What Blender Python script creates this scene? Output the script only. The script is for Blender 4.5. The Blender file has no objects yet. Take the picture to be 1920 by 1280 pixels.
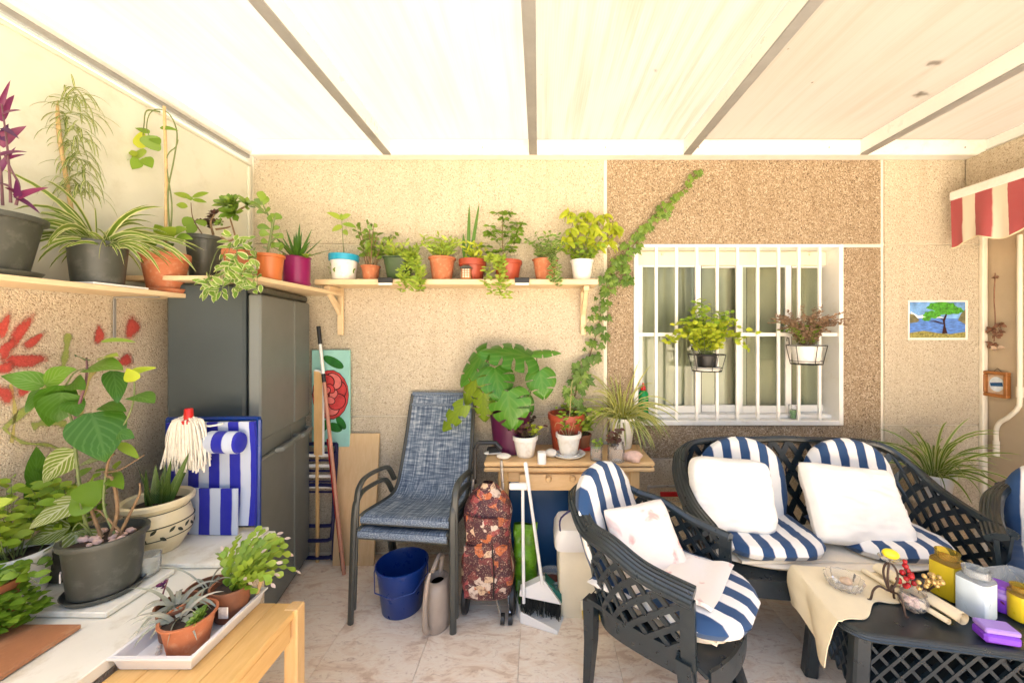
import bpy, math, random
from mathutils import Vector, Matrix, noise
random.seed(7)
rnd = random.random
def U(a, b): return a + (b - a) * rnd()
SC = bpy.context.scene
COL = SC.collection
# ---------------------------------------------------------------- camera, sky, sun, exposure
F = 700.0; CX = 1010.0; CY = 622.0; EYE = 1.5
cam_data = bpy.data.cameras.new('camera'); cam = bpy.data.objects.new('camera', cam_data)
COL.objects.link(cam); SC.camera = cam
cam.location = (0, 0, EYE); cam.rotation_euler = (math.radians(90), 0, 0)
cam_data.sensor_width = 36.0; cam_data.lens = F / 1920 * 36.0
cam_data.shift_x = -(CX - 960) / 1920; cam_data.shift_y = (CY - 640) / 1920
cam_data.clip_start = 0.02; cam_data.clip_end = 800
SUN_EL, SUN_AZ = math.radians(77), math.radians(-25)      # azimuth measured from +Y towards +X
world = bpy.data.worlds.new('World'); SC.world = world; world.use_nodes = True
wn = world.node_tree; wn.nodes.clear()
sky = wn.nodes.new('ShaderNodeTexSky'); sky.sky_type = 'NISHITA'; sky.sun_disc = False
sky.sun_elevation = SUN_EL; sky.sun_rotation = SUN_AZ
sky.air_density = 1.0; sky.dust_density = 7.0; sky.ozone_density = 0.3
bg = wn.nodes.new('ShaderNodeBackground'); bg.inputs['Strength'].default_value = 0.15
wo = wn.nodes.new('ShaderNodeOutputWorld')
wn.links.new(sky.outputs[0], bg.inputs[0]); wn.links.new(bg.outputs[0], wo.inputs[0])
sl = bpy.data.lights.new('sun', 'SUN'); sl.energy = 5.0; sl.angle = math.radians(0.5); sl.color = (1.0, 0.975, 0.94)
sun = bpy.data.objects.new('sun', sl); COL.objects.link(sun)
sdir = Vector((math.sin(SUN_AZ) * math.cos(SUN_EL), math.cos(SUN_AZ) * math.cos(SUN_EL), math.sin(SUN_EL)))
sun.rotation_euler = sdir.to_track_quat('Z', 'Y').to_euler(); sun.location = (0, 0, 6)
vs = SC.view_settings; vs.view_transform = 'Standard'; vs.look = 'None'; vs.gamma = 1.0; vs.use_curve_mapping = False
vs.exposure = 2.24
SC.render.engine = 'CYCLES'
cy = SC.cycles; cy.use_denoising = True; cy.max_bounces = 9; cy.diffuse_bounces = 5; cy.glossy_bounces = 4
cy.transmission_bounces = 8; cy.transparent_max_bounces = 12; cy.caustics_reflective = False; cy.caustics_refractive = False
cy.sample_clamp_indirect = 8.0
# ---------------------------------------------------------------- geometry of the place
def W(px, py, Y): return Vector(((px - CX) / F * Y, Y, EYE - (py - CY) / F * Y))      # a point of the photo at depth Y
def TZ(px, py, z):                                                                    # a point of the photo on the level z
    Y = (EYE - z) * F / (py - CY); return Vector(((px - CX) / F * Y, Y, z))
XL, XR, YB, ZR = -1.918, 2.99, 2.51, 2.65                                             # left wall, right wall, back wall, roof
def WL(px, py, off=0.0):
    Y = (-XL - off) * F / (CX - px); return Vector((XL + off, Y, EYE - (py - CY) / F * Y))
def WR(px, py, off=0.0):
    Y = (XR - off) * F / (px - CX); return Vector((XR - off, Y, EYE - (py - CY) / F * Y))
# ---------------------------------------------------------------- mesh builder
def V(*a): return Vector(a)
class MB:
    def __init__(s): s.v = []; s.f = []; s.a = []
    def add(s, verts, faces, luv=None):
        b = len(s.v); s.v += [Vector(p) for p in verts]; s.f += [tuple(i + b for i in f) for f in faces]
        s.a += list(luv) if luv else [(0, 0, 0)] * len(verts)
        return s
    def xf(s, M):
        s.v = [M @ p for p in s.v]; return s
    def box(s, c, d, bev=0.0, M=None):
        hx, hy, hz = d[0] / 2, d[1] / 2, d[2] / 2; c = Vector(c)
        b = min(bev, hx * .49, hy * .49, hz * .49)
        if b <= 0:
            vs_ = [V(x * hx, y * hy, z * hz) for x in (-1, 1) for y in (-1, 1) for z in (-1, 1)]
            fs = [(0, 1, 3, 2), (4, 6, 7, 5), (0, 4, 5, 1), (2, 3, 7, 6), (0, 2, 6, 4), (1, 5, 7, 3)]
        else:
            vs_ = []; idx = {}
            for x in (-1, 1):
                for y in (-1, 1):
                    for z in (-1, 1):
                        for k in range(3):
                            q = [x * (hx - b), y * (hy - b), z * (hz - b)]
                            q[k] = (x * hx, y * hy, z * hz)[k]
                            idx[(x, y, z, k)] = len(vs_); vs_.append(Vector(q))
            fs = []
            for k in range(3):
                o = [i for i in range(3) if i != k]
                for sg in (-1, 1):
                    loop = []
                    for (p, q) in ((-1, -1), (1, -1), (1, 1), (-1, 1)):
                        t = [0, 0, 0]; t[k] = sg; t[o[0]] = p; t[o[1]] = q; loop.append(idx[(*t, k)])
                    flip = (sg > 0) == (k == 1)
                    fs.append(tuple(reversed(loop)) if flip else tuple(loop))
            for k in range(3):                     # bevel strips along axis k
                o = [i for i in range(3) if i != k]
                for p in (-1, 1):
                    for q in (-1, 1):
                        a = [0, 0, 0]; a[o[0]] = p; a[o[1]] = q
                        a0 = a[:]; a0[k] = -1; a1 = a[:]; a1[k] = 1
                        fs.append((idx[(*a0, o[0])], idx[(*a1, o[0])], idx[(*a1, o[1])], idx[(*a0, o[1])]))
            for x in (-1, 1):
                for y in (-1, 1):
                    for z in (-1, 1):
                        fs.append((idx[(x, y, z, 0)], idx[(x, y, z, 1)], idx[(x, y, z, 2)]))
        if M is not None: vs_ = [M @ p for p in vs_]
        return s.add([p + c for p in vs_], fs)
    def bar(s, a, b, w, t, up=(0, 0, 1), bev=0.0):      # box from a to b
        a = Vector(a); b = Vector(b); d = b - a; L = d.length; d.normalize(); up = Vector(up)
        x = d.cross(up)
        if x.length < 1e-4: x = d.cross(Vector((1, 0, 0)))
        x.normalize(); z = x.cross(d)
        M = Matrix((x, d, z)).transposed()
        return s.box((a + b) / 2, (w, L, t), bev, M)
    def lathe(s, prof, n=28, c=(0, 0, 0), sx=1, sy=1, sq=0.0, M=None):
        c = Vector(c); vs_ = []; la = []
        for (r, z) in prof:
            for i in range(n):
                a = 2 * math.pi * i / n; ca, sa = math.cos(a), math.sin(a)
                if sq: k = (abs(ca) ** sq + abs(sa) ** sq) ** (-1 / sq)
                else: k = 1
                p = V(r * ca * k * sx, r * sa * k * sy, z)
                if M is not None: p = M @ p
                vs_.append(p + c); la.append((i / n, z, 0))
        fs = []
        for j in range(len(prof) - 1):
            for i in range(n):
                i2 = (i + 1) % n; fs.append((j * n + i, j * n + i2, (j + 1) * n + i2, (j + 1) * n + i))
        if prof[0][0] > 1e-5: fs.append(tuple(reversed(range(n))))
        if prof[-1][0] > 1e-5: fs.append(tuple((len(prof) - 1) * n + i for i in range(n)))
        return s.add(vs_, fs, la)
    def tube(s, pts, r, n=8, caps=True, flat=1.0):
        pts = [Vector(p) for p in pts]; m = len(pts)
        rr = r if isinstance(r, (list, tuple)) else [r] * m
        vs_ = []; la = []; prev = None
        for i, p in enumerate(pts):
            d = (pts[min(i + 1, m - 1)] - pts[max(i - 1, 0)])
            if d.length < 1e-9: d = V(0, 0, 1)
            d.normalize()
            if prev is None:
                x = d.cross(V(0, 0, 1))
                if x.length < 1e-3: x = d.cross(V(0, 1, 0))
            else: x = prev - d * prev.dot(d)
            x.normalize(); prev = x; y = d.cross(x)
            for k in range(n):
                a = 2 * math.pi * k / n
                vs_.append(p + (x * math.cos(a) + y * math.sin(a) * flat) * rr[i]); la.append((k / n, i / max(1, m - 1), 0))
        fs = [(i * n + k, i * n + (k + 1) % n, (i + 1) * n + (k + 1) % n, (i + 1) * n + k) for i in range(m - 1) for k in range(n)]
        if caps: fs += [tuple(reversed(range(n))), tuple((m - 1) * n + k for k in range(n))]
        return s.add(vs_, fs, la)
    def sphere(s, c, r, n=10, m=7, sc=(1, 1, 1), M=None, jit=0.0):
        c = Vector(c); vs_ = []; fs = []
        for j in range(m + 1):
            th = math.pi * j / m
            for i in range(n):
                a = 2 * math.pi * i / n
                p = V(math.sin(th) * math.cos(a) * sc[0], math.sin(th) * math.sin(a) * sc[1], math.cos(th) * sc[2]) * r
                if jit: p = p * (1 + jit * noise.noise(p * (1.6 / r) + c * 9))
                if M is not None: p = M @ p
                vs_.append(p + c)
        for j in range(m):
            for i in range(n):
                fs.append((j * n + i, (j + 1) * n + i, (j + 1) * n + (i + 1) % n, j * n + (i + 1) % n))
        return s.add(vs_, fs)
    def grid(s, fn, nu, nv, closed=False, luv=None):
        vs_ = []; la = []
        for j in range(nv + 1):
            for i in range(nu + 1):
                u, v = i / nu, j / nv; vs_.append(fn(u, v)); la.append(luv(u, v) if luv else (u, v, 0))
        fs = [(j * (nu + 1) + i, j * (nu + 1) + i + 1, (j + 1) * (nu + 1) + i + 1, (j + 1) * (nu + 1) + i) for j in range(nv) for i in range(nu)]
        return s.add(vs_, fs, la)
    def slab(s, fn, nu, nv, th, luv=None):              # a sheet with thickness along its own normal
        e = 1e-3
        def nrm(u, v):
            a = fn(min(u + e, 1), v) - fn(max(u - e, 0), v); b = fn(u, min(v + e, 1)) - fn(u, max(v - e, 0))
            n = a.cross(b); n.normalize() if n.length > 1e-12 else None
            return n
        b0 = len(s.v)
        s.grid(lambda u, v: fn(u, v) + nrm(u, v) * th / 2, nu, nv, luv=luv)
        b1 = len(s.v)
        s.grid(lambda u, v: fn(u, v) - nrm(u, v) * th / 2, nu, nv, luv=luv)
        n1 = nu + 1
        edge = [i for i in range(nu)] + [j * n1 + nu for j in range(nv)] + [nv * n1 + nu - i for i in range(nu)] + [(nv - j) * n1 for j in range(nv)]
        for k in range(len(edge)):
            a, b = edge[k], edge[(k + 1) % len(edge)]
            s.f.append((b0 + b, b0 + a, b1 + a, b1 + b))
        return s
    def prism(s, pts, off):                             # polygon extruded by the vector off
        pts = [Vector(p) for p in pts]; off = Vector(off); n = len(pts)
        fs = [tuple(range(n)), tuple(reversed(range(n, 2 * n)))] + [(i, n + i, n + (i + 1) % n, (i + 1) % n) for i in range(n)]
        return s.add(pts + [p + off for p in pts], fs)
    def leaf(s, base, d, up, L, Wd, shape='oval', ns=6, bend=0.0, cup=0.15, r=None, wav=0.0, twist=0.0):
        p = Vector(base); d = Vector(d).normalized(); up = Vector(up); r = rnd() if r is None else r
        vs_ = []; la = []; g = V(0, 0, -1)
        for i in range(ns + 1):
            v = i / ns
            sd = d.cross(up)
            if sd.length < 1e-4: sd = d.cross(V(.3, .8, .1))
            sd.normalize(); n = sd.cross(d)
            if shape == 'oval': w = max(0.0, math.sin(math.pi * min(1, v ** .85 * .985 + .012))) ** .8
            elif shape == 'obov': w = max(0.0, math.sin(math.pi * min(1, v ** 1.6 * .985 + .02))) ** .75
            elif shape == 'heart': w = max(0.0, math.sin(math.pi * (v ** .62 * .94 + .06))) ** .85
            elif shape == 'strap': w = min(1, .55 + v * 1.6) * (1 - v ** 3) ** .7
            elif shape == 'spear': w = (1 - v) ** .75 * min(1, .75 + v)
            else: w = max(0.0, math.sin(math.pi * (v ** .9 * .97 + .03)))
            w *= Wd / 2
            wob = wav * Wd * math.sin(v * 9 + r * 20)
            for u in (-1, 0, 1):
                vs_.append(p + sd * (u * w) + n * (abs(u) * w * cup + (wob * u if u else 0))); la.append((u, v, r))
            p = p + d * (L / ns)
            d = (d + g * (bend / ns)).normalized(); up = n
            if twist: up = (up + sd * twist / ns).normalized()
        fs = []
        for i in range(ns):
            for k in range(2):
                fs.append((i * 3 + k, i * 3 + k + 1, (i + 1) * 3 + k + 1, (i + 1) * 3 + k))
        return s.add(vs_, fs, la)
    def build(s, name, mat, parent=None, smooth=True, kind=None, world=False, sharp=40):
        if world and parent is not None:
            off = V(0, 0, 0); q = parent
            while q is not None: off += q.location; q = q.parent
            vv = [p - off for p in s.v]
        else: vv = s.v
        me = bpy.data.meshes.new(name); me.from_pydata([tuple(p) for p in vv], [], s.f)
        at = me.attributes.new('luv', 'FLOAT_VECTOR', 'POINT')
        at.data.foreach_set('vector', [c for a in s.a for c in a])
        if smooth:
            me.polygons.foreach_set('use_smooth', [True] * len(me.polygons)); me.set_sharp_from_angle(angle=math.radians(sharp))
        me.materials.append(mat)
        o = bpy.data.objects.new(name, me); COL.objects.link(o); o.parent = parent
        if kind: o['kind'] = kind
        return o
def T(name, label, cat, loc=(0, 0, 0), rz=0.0, group=None, kind=None):
    o = bpy.data.objects.new(name, None); COL.objects.link(o); o.empty_display_size = .05
    o.location = loc; o.rotation_euler = (0, 0, rz); tag(o, label, cat, group, kind); return o
def tag(o, label, cat=None, group=None, kind=None):
    o['label'] = label
    if cat: o['category'] = cat
    if group: o['group'] = group
    if kind: o['kind'] = kind
    return o
def copy_obj(o, parent, **kw):
    c = o.copy(); COL.objects.link(c); c.parent = parent
    for k, v in kw.items(): setattr(c, k, v)
    return c
def cat_curve(pts, n=6):                                # Catmull-Rom through pts
    pts = [Vector(p) for p in pts]; out = []
    for i in range(len(pts) - 1):
        p0, p1, p2, p3 = pts[max(i - 1, 0)], pts[i], pts[i + 1], pts[min(i + 2, len(pts) - 1)]
        for k in range(n):
            t = k / n
            out.append(.5 * ((2 * p1) + (p2 - p0) * t + (2 * p0 - 5 * p1 + 4 * p2 - p3) * t * t + (3 * p1 - p0 - 3 * p2 + p3) * t ** 3))
    out.append(pts[-1]); return out
# ---------------------------------------------------------------- materials
MATS = {}
def nmat(name):
    m = bpy.data.materials.new(name); m.use_nodes = True; nt = m.node_tree; b = nt.nodes['Principled BSDF']
    MATS[name] = m; return m, nt, b
def nd(nt, t, **kw):
    n = nt.nodes.new(t)
    for k, v in kw.items():
        if k in n.inputs: n.inputs[k].default_value = v
        else: setattr(n, k, v)
    return n
def ramp(nt, fac, stops, interp='LINEAR'):
    r = nt.nodes.new('ShaderNodeValToRGB'); cr = r.color_ramp; cr.interpolation = interp
    while len(cr.elements) < len(stops): cr.elements.new(.5)
    for e, (p, c) in zip(cr.elements, stops): e.position = p; e.color = (*c, 1) if len(c) == 3 else c
    nt.links.new(fac, r.inputs[0]); return r.outputs[0]
def mixc(nt, fac, a, b, mode='MIX'):
    m = nt.nodes.new('ShaderNodeMix'); m.data_type = 'RGBA'; m.blend_type = mode
    for sock, val in ((m.inputs[0], fac), (m.inputs[6], a), (m.inputs[7], b)):
        if hasattr(val, 'links'): nt.links.new(val, sock)
        elif isinstance(val, (int, float)): sock.default_value = val
        else: sock.default_value = (*val, 1)
    return m.outputs[2]
def mth(nt, op, a, b=None, c=None):
    m = nt.nodes.new('ShaderNodeMath'); m.operation = op
    for i, val in enumerate((a, b, c)):
        if val is None: continue
        if hasattr(val, 'links'): nt.links.new(val, m.inputs[i])
        else: m.inputs[i].default_value = val
    return m.outputs[0]
def objco(nt, scale=(1, 1, 1)):
    tc = nt.nodes.new('ShaderNodeTexCoord'); mp = nt.nodes.new('ShaderNodeMapping'); mp.inputs['Scale'].default_value = scale
    nt.links.new(tc.outputs['Object'], mp.inputs[0]); return mp.outputs[0]
def noi(nt, co, scale, detail=4, rough=.55, dist=0.0):
    n = nd(nt, 'ShaderNodeTexNoise', Scale=scale, Detail=detail, Roughness=rough, Distortion=dist)
    nt.links.new(co, n.inputs['Vector']); return n.outputs['Fac']
def bump(nt, b, h, st=.3, dist=.01):
    n = nd(nt, 'ShaderNodeBump', Strength=st, Distance=dist); nt.links.new(h, n.inputs['Height']); nt.links.new(n.outputs[0], b.inputs['Normal'])
def setb(b, **kw):
    for k, v in kw.items():
        if k in b.inputs: b.inputs[k].default_value = v
def pm(name, col, rough=.5, var=.12, vs=7, bmp=0.0, bs=60, metal=0.0, spec=.5, coat=0.0, aniso=(1, 1, 1), dirt=None, trans=0.0, alpha=1.0, sss=0.0):
    m, nt, b = nmat(name); co = objco(nt, aniso)
    n1 = noi(nt, co, vs, 5, .6); lo = tuple(c * (1 - var) for c in col); hi = tuple(min(1, c * (1 + var)) for c in col)
    c = ramp(nt, n1, [(.3, lo), (.7, hi)])
    if dirt:
        n3 = noi(nt, co, vs * 2.3, 6, .65); c = mixc(nt, ramp(nt, n3, [(.52, (0, 0, 0)), (.72, (1, 1, 1))]), c, dirt)
    nt.links.new(c, b.inputs['Base Color'])
    n2 = noi(nt, co, vs * 3, 3); rr = nt.nodes.new('ShaderNodeMapRange'); rr.inputs[3].default_value = max(.02, rough - .09); rr.inputs[4].default_value = min(1, rough + .09)
    nt.links.new(n2, rr.inputs[0]); nt.links.new(rr.outputs[0], b.inputs['Roughness'])
    setb(b, **{'Metallic': metal, 'Specular IOR Level': spec, 'Coat Weight': coat, 'Transmission Weight': trans, 'Alpha': alpha})
    if bmp: bump(nt, b, noi(nt, co, bs, 4), bmp, .004)
    return m
def attr(nt):
    a = nt.nodes.new('ShaderNodeAttribute'); a.attribute_name = 'luv'; s = nt.nodes.new('ShaderNodeSeparateXYZ')
    nt.links.new(a.outputs['Vector'], s.inputs[0]); return a.outputs['Vector'], s.outputs[0], s.outputs[1], s.outputs[2]
def leafmat(name, c1, c2, edge=None, vein=None, rough=.42, tr=.32, ew=.62, mottled=None, inner=None, veinfreq=11, veinmix=.7):
    if c1[1] > c1[0] * 1.15: c1, c2 = [(c[0] * 1.12, c[1] * 1.08, c[2] * .55) for c in (c1, c2)]
    m, nt, b = nmat(name); vec, u, v, r = attr(nt)
    oi = nt.nodes.new('ShaderNodeObjectInfo'); rr = mth(nt, 'FRACT', mth(nt, 'ADD', r, oi.outputs['Random']))
    c = mixc(nt, rr, c1, c2)
    n = noi(nt, objco(nt), 25, 3); c = mixc(nt, mth(nt, 'MULTIPLY', n, .35), c, tuple(x * .55 for x in c1))
    au = mth(nt, 'ABSOLUTE', u)
    if edge is not None: c = mixc(nt, ramp(nt, au, [(ew - .06, (0, 0, 0)), (ew + .06, (1, 1, 1))]), c, edge)
    if inner is not None: c = mixc(nt, ramp(nt, au, [(.22, (1, 1, 1)), (.42, (0, 0, 0))]), c, inner)
    if mottled is not None:
        n2 = noi(nt, objco(nt, (1, 1, 1)), 13, 4, .6, .8); c = mixc(nt, ramp(nt, n2, [(.52, (0, 0, 0)), (.6, (1, 1, 1))]), c, mottled)
    if vein is not None:
        ph = mth(nt, 'SUBTRACT', mth(nt, 'MULTIPLY', v, veinfreq), mth(nt, 'MULTIPLY', au, 3.0))
        sv = mth(nt, 'ABSOLUTE', mth(nt, 'SUBTRACT', mth(nt, 'FRACT', ph), .5))
        side = ramp(nt, sv, [(.07, (1, 1, 1)), (.2, (0, 0, 0))]); mid = ramp(nt, au, [(.03, (1, 1, 1)), (.11, (0, 0, 0))])
        c = mixc(nt, mth(nt, 'MULTIPLY', mth(nt, 'MAXIMUM', side, mid), veinmix), c, vein)
    nt.links.new(c, b.inputs['Base Color']); setb(b, **{'Roughness': rough, 'Specular IOR Level': .4})
    t = nt.nodes.new('ShaderNodeBsdfTranslucent'); nt.links.new(c, t.inputs[0])
    mx = nt.nodes.new('ShaderNodeMixShader'); mx.inputs[0].default_value = tr
    nt.links.new(b.outputs[0], mx.inputs[1]); nt.links.new(t.outputs[0], mx.inputs[2]); nt.links.new(mx.outputs[0], nt.nodes['Material Output'].inputs[0])
    bump(nt, b, noi(nt, objco(nt), 90, 2), .15, .002)
    return m
def stripemat(name, n, a, c, phase=0.0, duty=.5, rough=.85, axis=0):
    m, nt, b = nmat(name); vec, u, v, r = attr(nt); x = (u, v)[axis]
    wob = mth(nt, 'MULTIPLY', mth(nt, 'SUBTRACT', noi(nt, objco(nt), 9, 2), .5), .10)
    f = mth(nt, 'FRACT', mth(nt, 'ADD', mth(nt, 'ADD', mth(nt, 'MULTIPLY', x, n), 20 + phase), wob))
    col = ramp(nt, f, [(duty - .025, a), (duty + .025, c)])
    n1 = noi(nt, objco(nt), 18, 4); col = mixc(nt, mth(nt, 'MULTIPLY', n1, .10), col, (.30, .30, .28))
    nt.links.new(col, b.inputs['Base Color']); setb(b, **{'Roughness': rough, 'Sheen Weight': .15, 'Specular IOR Level': .2})
    bump(nt, b, noi(nt, objco(nt), 420, 2), .25, .001); return m
def glassmat(name, col=(1, 1, 1), rough=.03):
    m, nt, b = nmat(name); nt.nodes.remove(b)
    t = nt.nodes.new('ShaderNodeBsdfTransparent'); t.inputs[0].default_value = (*[c * .985 for c in col], 1)
    g = nt.nodes.new('ShaderNodeBsdfGlossy'); g.inputs['Roughness'].default_value = rough
    lw_ = nt.nodes.new('ShaderNodeLayerWeight'); lw_.inputs[0].default_value = .18
    d = nt.nodes.new('ShaderNodeBsdfDiffuse'); d.inputs[0].default_value = (*col, 1)
    m0 = nt.nodes.new('ShaderNodeMixShader'); m0.inputs[0].default_value = .06 + rough
    nt.links.new(t.outputs[0], m0.inputs[1]); nt.links.new(d.outputs[0], m0.inputs[2])
    mx = nt.nodes.new('ShaderNodeMixShader'); k = mth(nt, 'MULTIPLY', lw_.outputs['Fresnel'], .8); nt.links.new(k, mx.inputs[0])
    nt.links.new(m0.outputs[0], mx.inputs[1]); nt.links.new(g.outputs[0], mx.inputs[2]); nt.links.new(mx.outputs[0], nt.nodes['Material Output'].inputs[0]); return m
def stucco(name, base, light, dark, grain, bst=.9):
    m, nt, b = nmat(name); co = objco(nt)
    v = nd(nt, 'ShaderNodeTexVoronoi', Scale=grain); nt.links.new(co, v.inputs['Vector'])
    sep = nt.nodes.new('ShaderNodeSeparateColor'); nt.links.new(v.outputs['Color'], sep.inputs[0])
    c = ramp(nt, sep.outputs[0], [(0, dark), (.16, base), (.6, base), (.9, light)])
    big = noi(nt, co, 1.7, 6, .62); c = mixc(nt, mth(nt, 'MULTIPLY', ramp(nt, big, [(.35, (0, 0, 0)), (.75, (1, 1, 1))]), .35), c, tuple(x * .78 for x in base))
    sk = noi(nt, objco(nt, (7, 7, .6)), 1.5, 5, .6); c = mixc(nt, mth(nt, 'MULTIPLY', ramp(nt, sk, [(.52, (0, 0, 0)), (.75, (1, 1, 1))]), .38), c, tuple(x * k for x, k in zip(base, (.72, .66, .56))))
    nt.links.new(c, b.inputs['Base Color']); setb(b, **{'Roughness': .9, 'Specular IOR Level': .2})
    h = mth(nt, 'SUBTRACT', mth(nt, 'MULTIPLY', noi(nt, co, grain * .6, 5, .7), 1.2), v.outputs['Distance'])
    bump(nt, b, h, bst, .006); return m
def wood(name, a, c, ring=14, axis=(1, 8, 8), rough=.5):
    m, nt, b = nmat(name); co = objco(nt, axis)
    n = noi(nt, co, ring, 6, .65, .6); col = ramp(nt, n, [(.3, a), (.7, c)])
    n2 = noi(nt, co, ring * 6, 3); col = mixc(nt, mth(nt, 'MULTIPLY', n2, .25), col, tuple(x * .6 for x in a))
    nt.links.new(col, b.inputs['Base Color']); setb(b, **{'Roughness': rough, 'Specular IOR Level': .35}); bump(nt, b, n2, .08, .002); return m

M = MATS
stucco('stucco_cream', (.63, .545, .40), (.77, .70, .565), (.35, .27, .175), 185)
stucco('stucco_tan', (.63, .53, .39), (.75, .67, .53), (.36, .27, .175), 185, .7)
stucco('pebble_brown', (.37, .275, .175), (.64, .53, .39), (.09, .06, .035), 165, 1.0)
pm('render_smooth', (.70, .58, .41), .85, .06, 5, .12, 120)
pm('joint_paint', (.80, .74, .60), .7, .05, 9, .1, 80)
pm('white_paint', (.82, .81, .76), .35, .03, 6, .03, 40, dirt=(.76, .73, .64))
pm('white_panel', (.66, .66, .565), .6, .05, 3, .05, 20, dirt=(.58, .57, .46))
pm('white_alu', (.80, .80, .77), .3, .03, 5)
pm('alu_grey', (.27, .27, .26), .45, .1, 8)
wood('pine', (.72, .53, .30), (.80, .64, .41), 10, (1, 9, 9))
wood('pine_y', (.72, .53, .30), (.80, .64, .41), 10, (9, 1, 9))
wood('beech', (.66, .42, .19), (.76, .53, .28), 9, (1, 7, 7), .35)
wood('beech_y', (.68, .40, .13), (.78, .50, .20), 9, (8, 1, 8), .3)
wood('beech_z', (.66, .41, .16), (.76, .50, .24), 9, (8, 8, 1), .35)
wood('ply_z', (.68, .47, .24), (.76, .56, .32), 8, (9, 9, 1), .55)
pm('dark_resin', (.010, .019, .025), .30, .2, 10, .05, 200, spec=.6, dirt=(.017, .026, .031))
pm('olive_metal', (.055, .058, .050), .36, .1, 12, spec=.5)
pm('black_plastic', (.012, .012, .012), .4, .2, 15)
pm('black_wire', (.01, .01, .01), .4, .1, 10)
pm('terracotta', (.44, .145, .06), .75, .14, 14, .1, 90, dirt=(.52, .26, .15))
pm('orange_plastic', (.50, .14, .035), .45, .1, 9)
pm('red_plastic_pot', (.36, .062, .028), .45, .12, 9)
pm('dark_pot', (.060, .063, .050), .45, .14, 9, .05, 80, dirt=(.12, .12, .10))
pm('green_pot', (.045, .085, .028), .45, .14, 9)
pm('white_pot', (.80, .79, .74), .45, .05, 9, dirt=(.68, .64, .54))
pm('magenta_pot', (.22, .006, .085), .35, .1, 9)
pm('purple_pot', (.085, .008, .045), .4, .15, 9)
pm('brown_pot', (.20, .075, .035), .6, .2, 14)
pm('soil', (.035, .022, .014), .95, .4, 60, .8, 120)
pm('bark', (.19, .12, .06), .85, .3, 40, .4, 120)
pm('green_stem', (.13, .17, .05), .6, .2, 30)
pm('purple_stem', (.12, .05, .06), .6, .2, 30)
pm('bamboo', (.52, .36, .17), .55, .2, 30)
pm('blue_plastic', (.005, .035, .20), .3, .1, 7)
pm('taupe_plastic', (.36, .29, .23), .4, .08, 7)
pm('cream_plastic', (.74, .69, .54), .4, .05, 7)
pm('white_plastic', (.82, .81, .78), .35, .03, 7)
pm('yellow_plastic', (.70, .52, .06), .4, .06, 7)
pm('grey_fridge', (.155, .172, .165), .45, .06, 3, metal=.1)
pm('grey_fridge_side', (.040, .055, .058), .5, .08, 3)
pm('steel', (.55, .55, .54), .3, .08, 20, metal=.9)
pm('navy_tube', (.012, .014, .075), .35, .1, 9)
pm('red_tube', (.50, .012, .012), .35, .1, 9)
pm('copper_tube', (.52, .24, .16), .4, .12, 20)
# ---------------------------------------------------------------- more materials
pm('cotton', (.78, .74, .64), .95, .12, 40, .5, 260)
pm('cushion_white', (.84, .82, .77), .95, .05, 10, .12, 300)
pm('linen', (.78, .68, .47), .9, .06, 8, .2, 320)
pm('linen_in', (.30, .22, .12), .95, .1, 8)
pm('cream_pad', (.78, .70, .56), .9, .06, 8, .2, 200)
stripemat('navy_stripe', 4.6, (.012, .055, .155), (.84, .82, .78), .1)
stripemat('navy_stripe_b', 4.6, (.012, .055, .155), (.84, .82, .78), .6)
stripemat('deck_stripe', 4.2, (.002, .006, .34), (.50, .56, .68), .05, .52)
stripemat('awning_stripe', 5.0, (.40, .075, .08), (.72, .64, .50), .15, .56)
def spraypaint(name, col, k):
    m, nt, b = nmat(name); vec, u, v, r = attr(nt); co = objco(nt)
    n = noi(nt, co, 150, 3, .7); n2 = noi(nt, co, 14, 3)
    c = ramp(nt, n, [(.3, tuple(x * .75 for x in col)), (.7, tuple(min(1, x * 1.15 + .03) for x in col))]); nt.links.new(c, b.inputs['Base Color']); setb(b, Roughness=.9)
    e = mth(nt, 'ADD', mth(nt, 'ABSOLUTE', u), mth(nt, 'MULTIPLY', mth(nt, 'SUBTRACT', n2, .5), .5)); e = mth(nt, 'ADD', e, mth(nt, 'MULTIPLY', mth(nt, 'SUBTRACT', n, .5), .9))
    a = ramp(nt, e, [(.45, (k, k, k)), (1.0, (0, 0, 0))]); nt.links.new(a, b.inputs['Alpha']); bump(nt, b, n, .6, .005)
spraypaint('red_paint', (.50, .05, .035), .95); spraypaint('green_paint', (.30, .38, .06), .8); spraypaint('yellow_paint', (.50, .44, .10), .75)
pm('marble', (.80, .77, .66), .4, .06, 4, .06, 60, dirt=(.60, .54, .40))
pm('tile_clay', (.40, .17, .075), .6, .14, 6, .15, 120, dirt=(.50, .26, .13))
pm('ceramic', (.76, .66, .42), .3, .05, 6, .05, 40, dirt=(.66, .54, .30))
pm('ceramic_leaf', (.035, .04, .018), .5, .1, 6)
pm('stone_white', (.72, .69, .62), .7, .1, 20, .2, 80)
pm('stone_pink', (.62, .43, .36), .75, .2, 20, .6, 60)
pm('tan_wall', (.50, .40, .27), .85, .08, 4, .1, 90)
pm('pen_red', (.5, .01, .01), .35)
pm('berry_red', (.40, .006, .012), .25)
pm('berry_gold', (.62, .43, .16), .3, .15, 20, metal=.6)
pm('iron', (.045, .022, .014), .55, .3, 40, .3, 160)
pm('lemon', (.86, .72, .02), .35)
pm('violet', (.17, .035, .50), .35, .1, 8)
pm('violet_pale', (.32, .20, .58), .4, .1, 8)
pm('yellow_wax', (.66, .50, .02), .3, .06, 6)
pm('blue_wax', (.62, .74, .82), .3, .05, 6)
pm('brew', (.16, .035, .008), .2)
pm('green_liquid', (.10, .30, .03), .2)
pm('green_bottle', (.005, .28, .055), .2)
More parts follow.
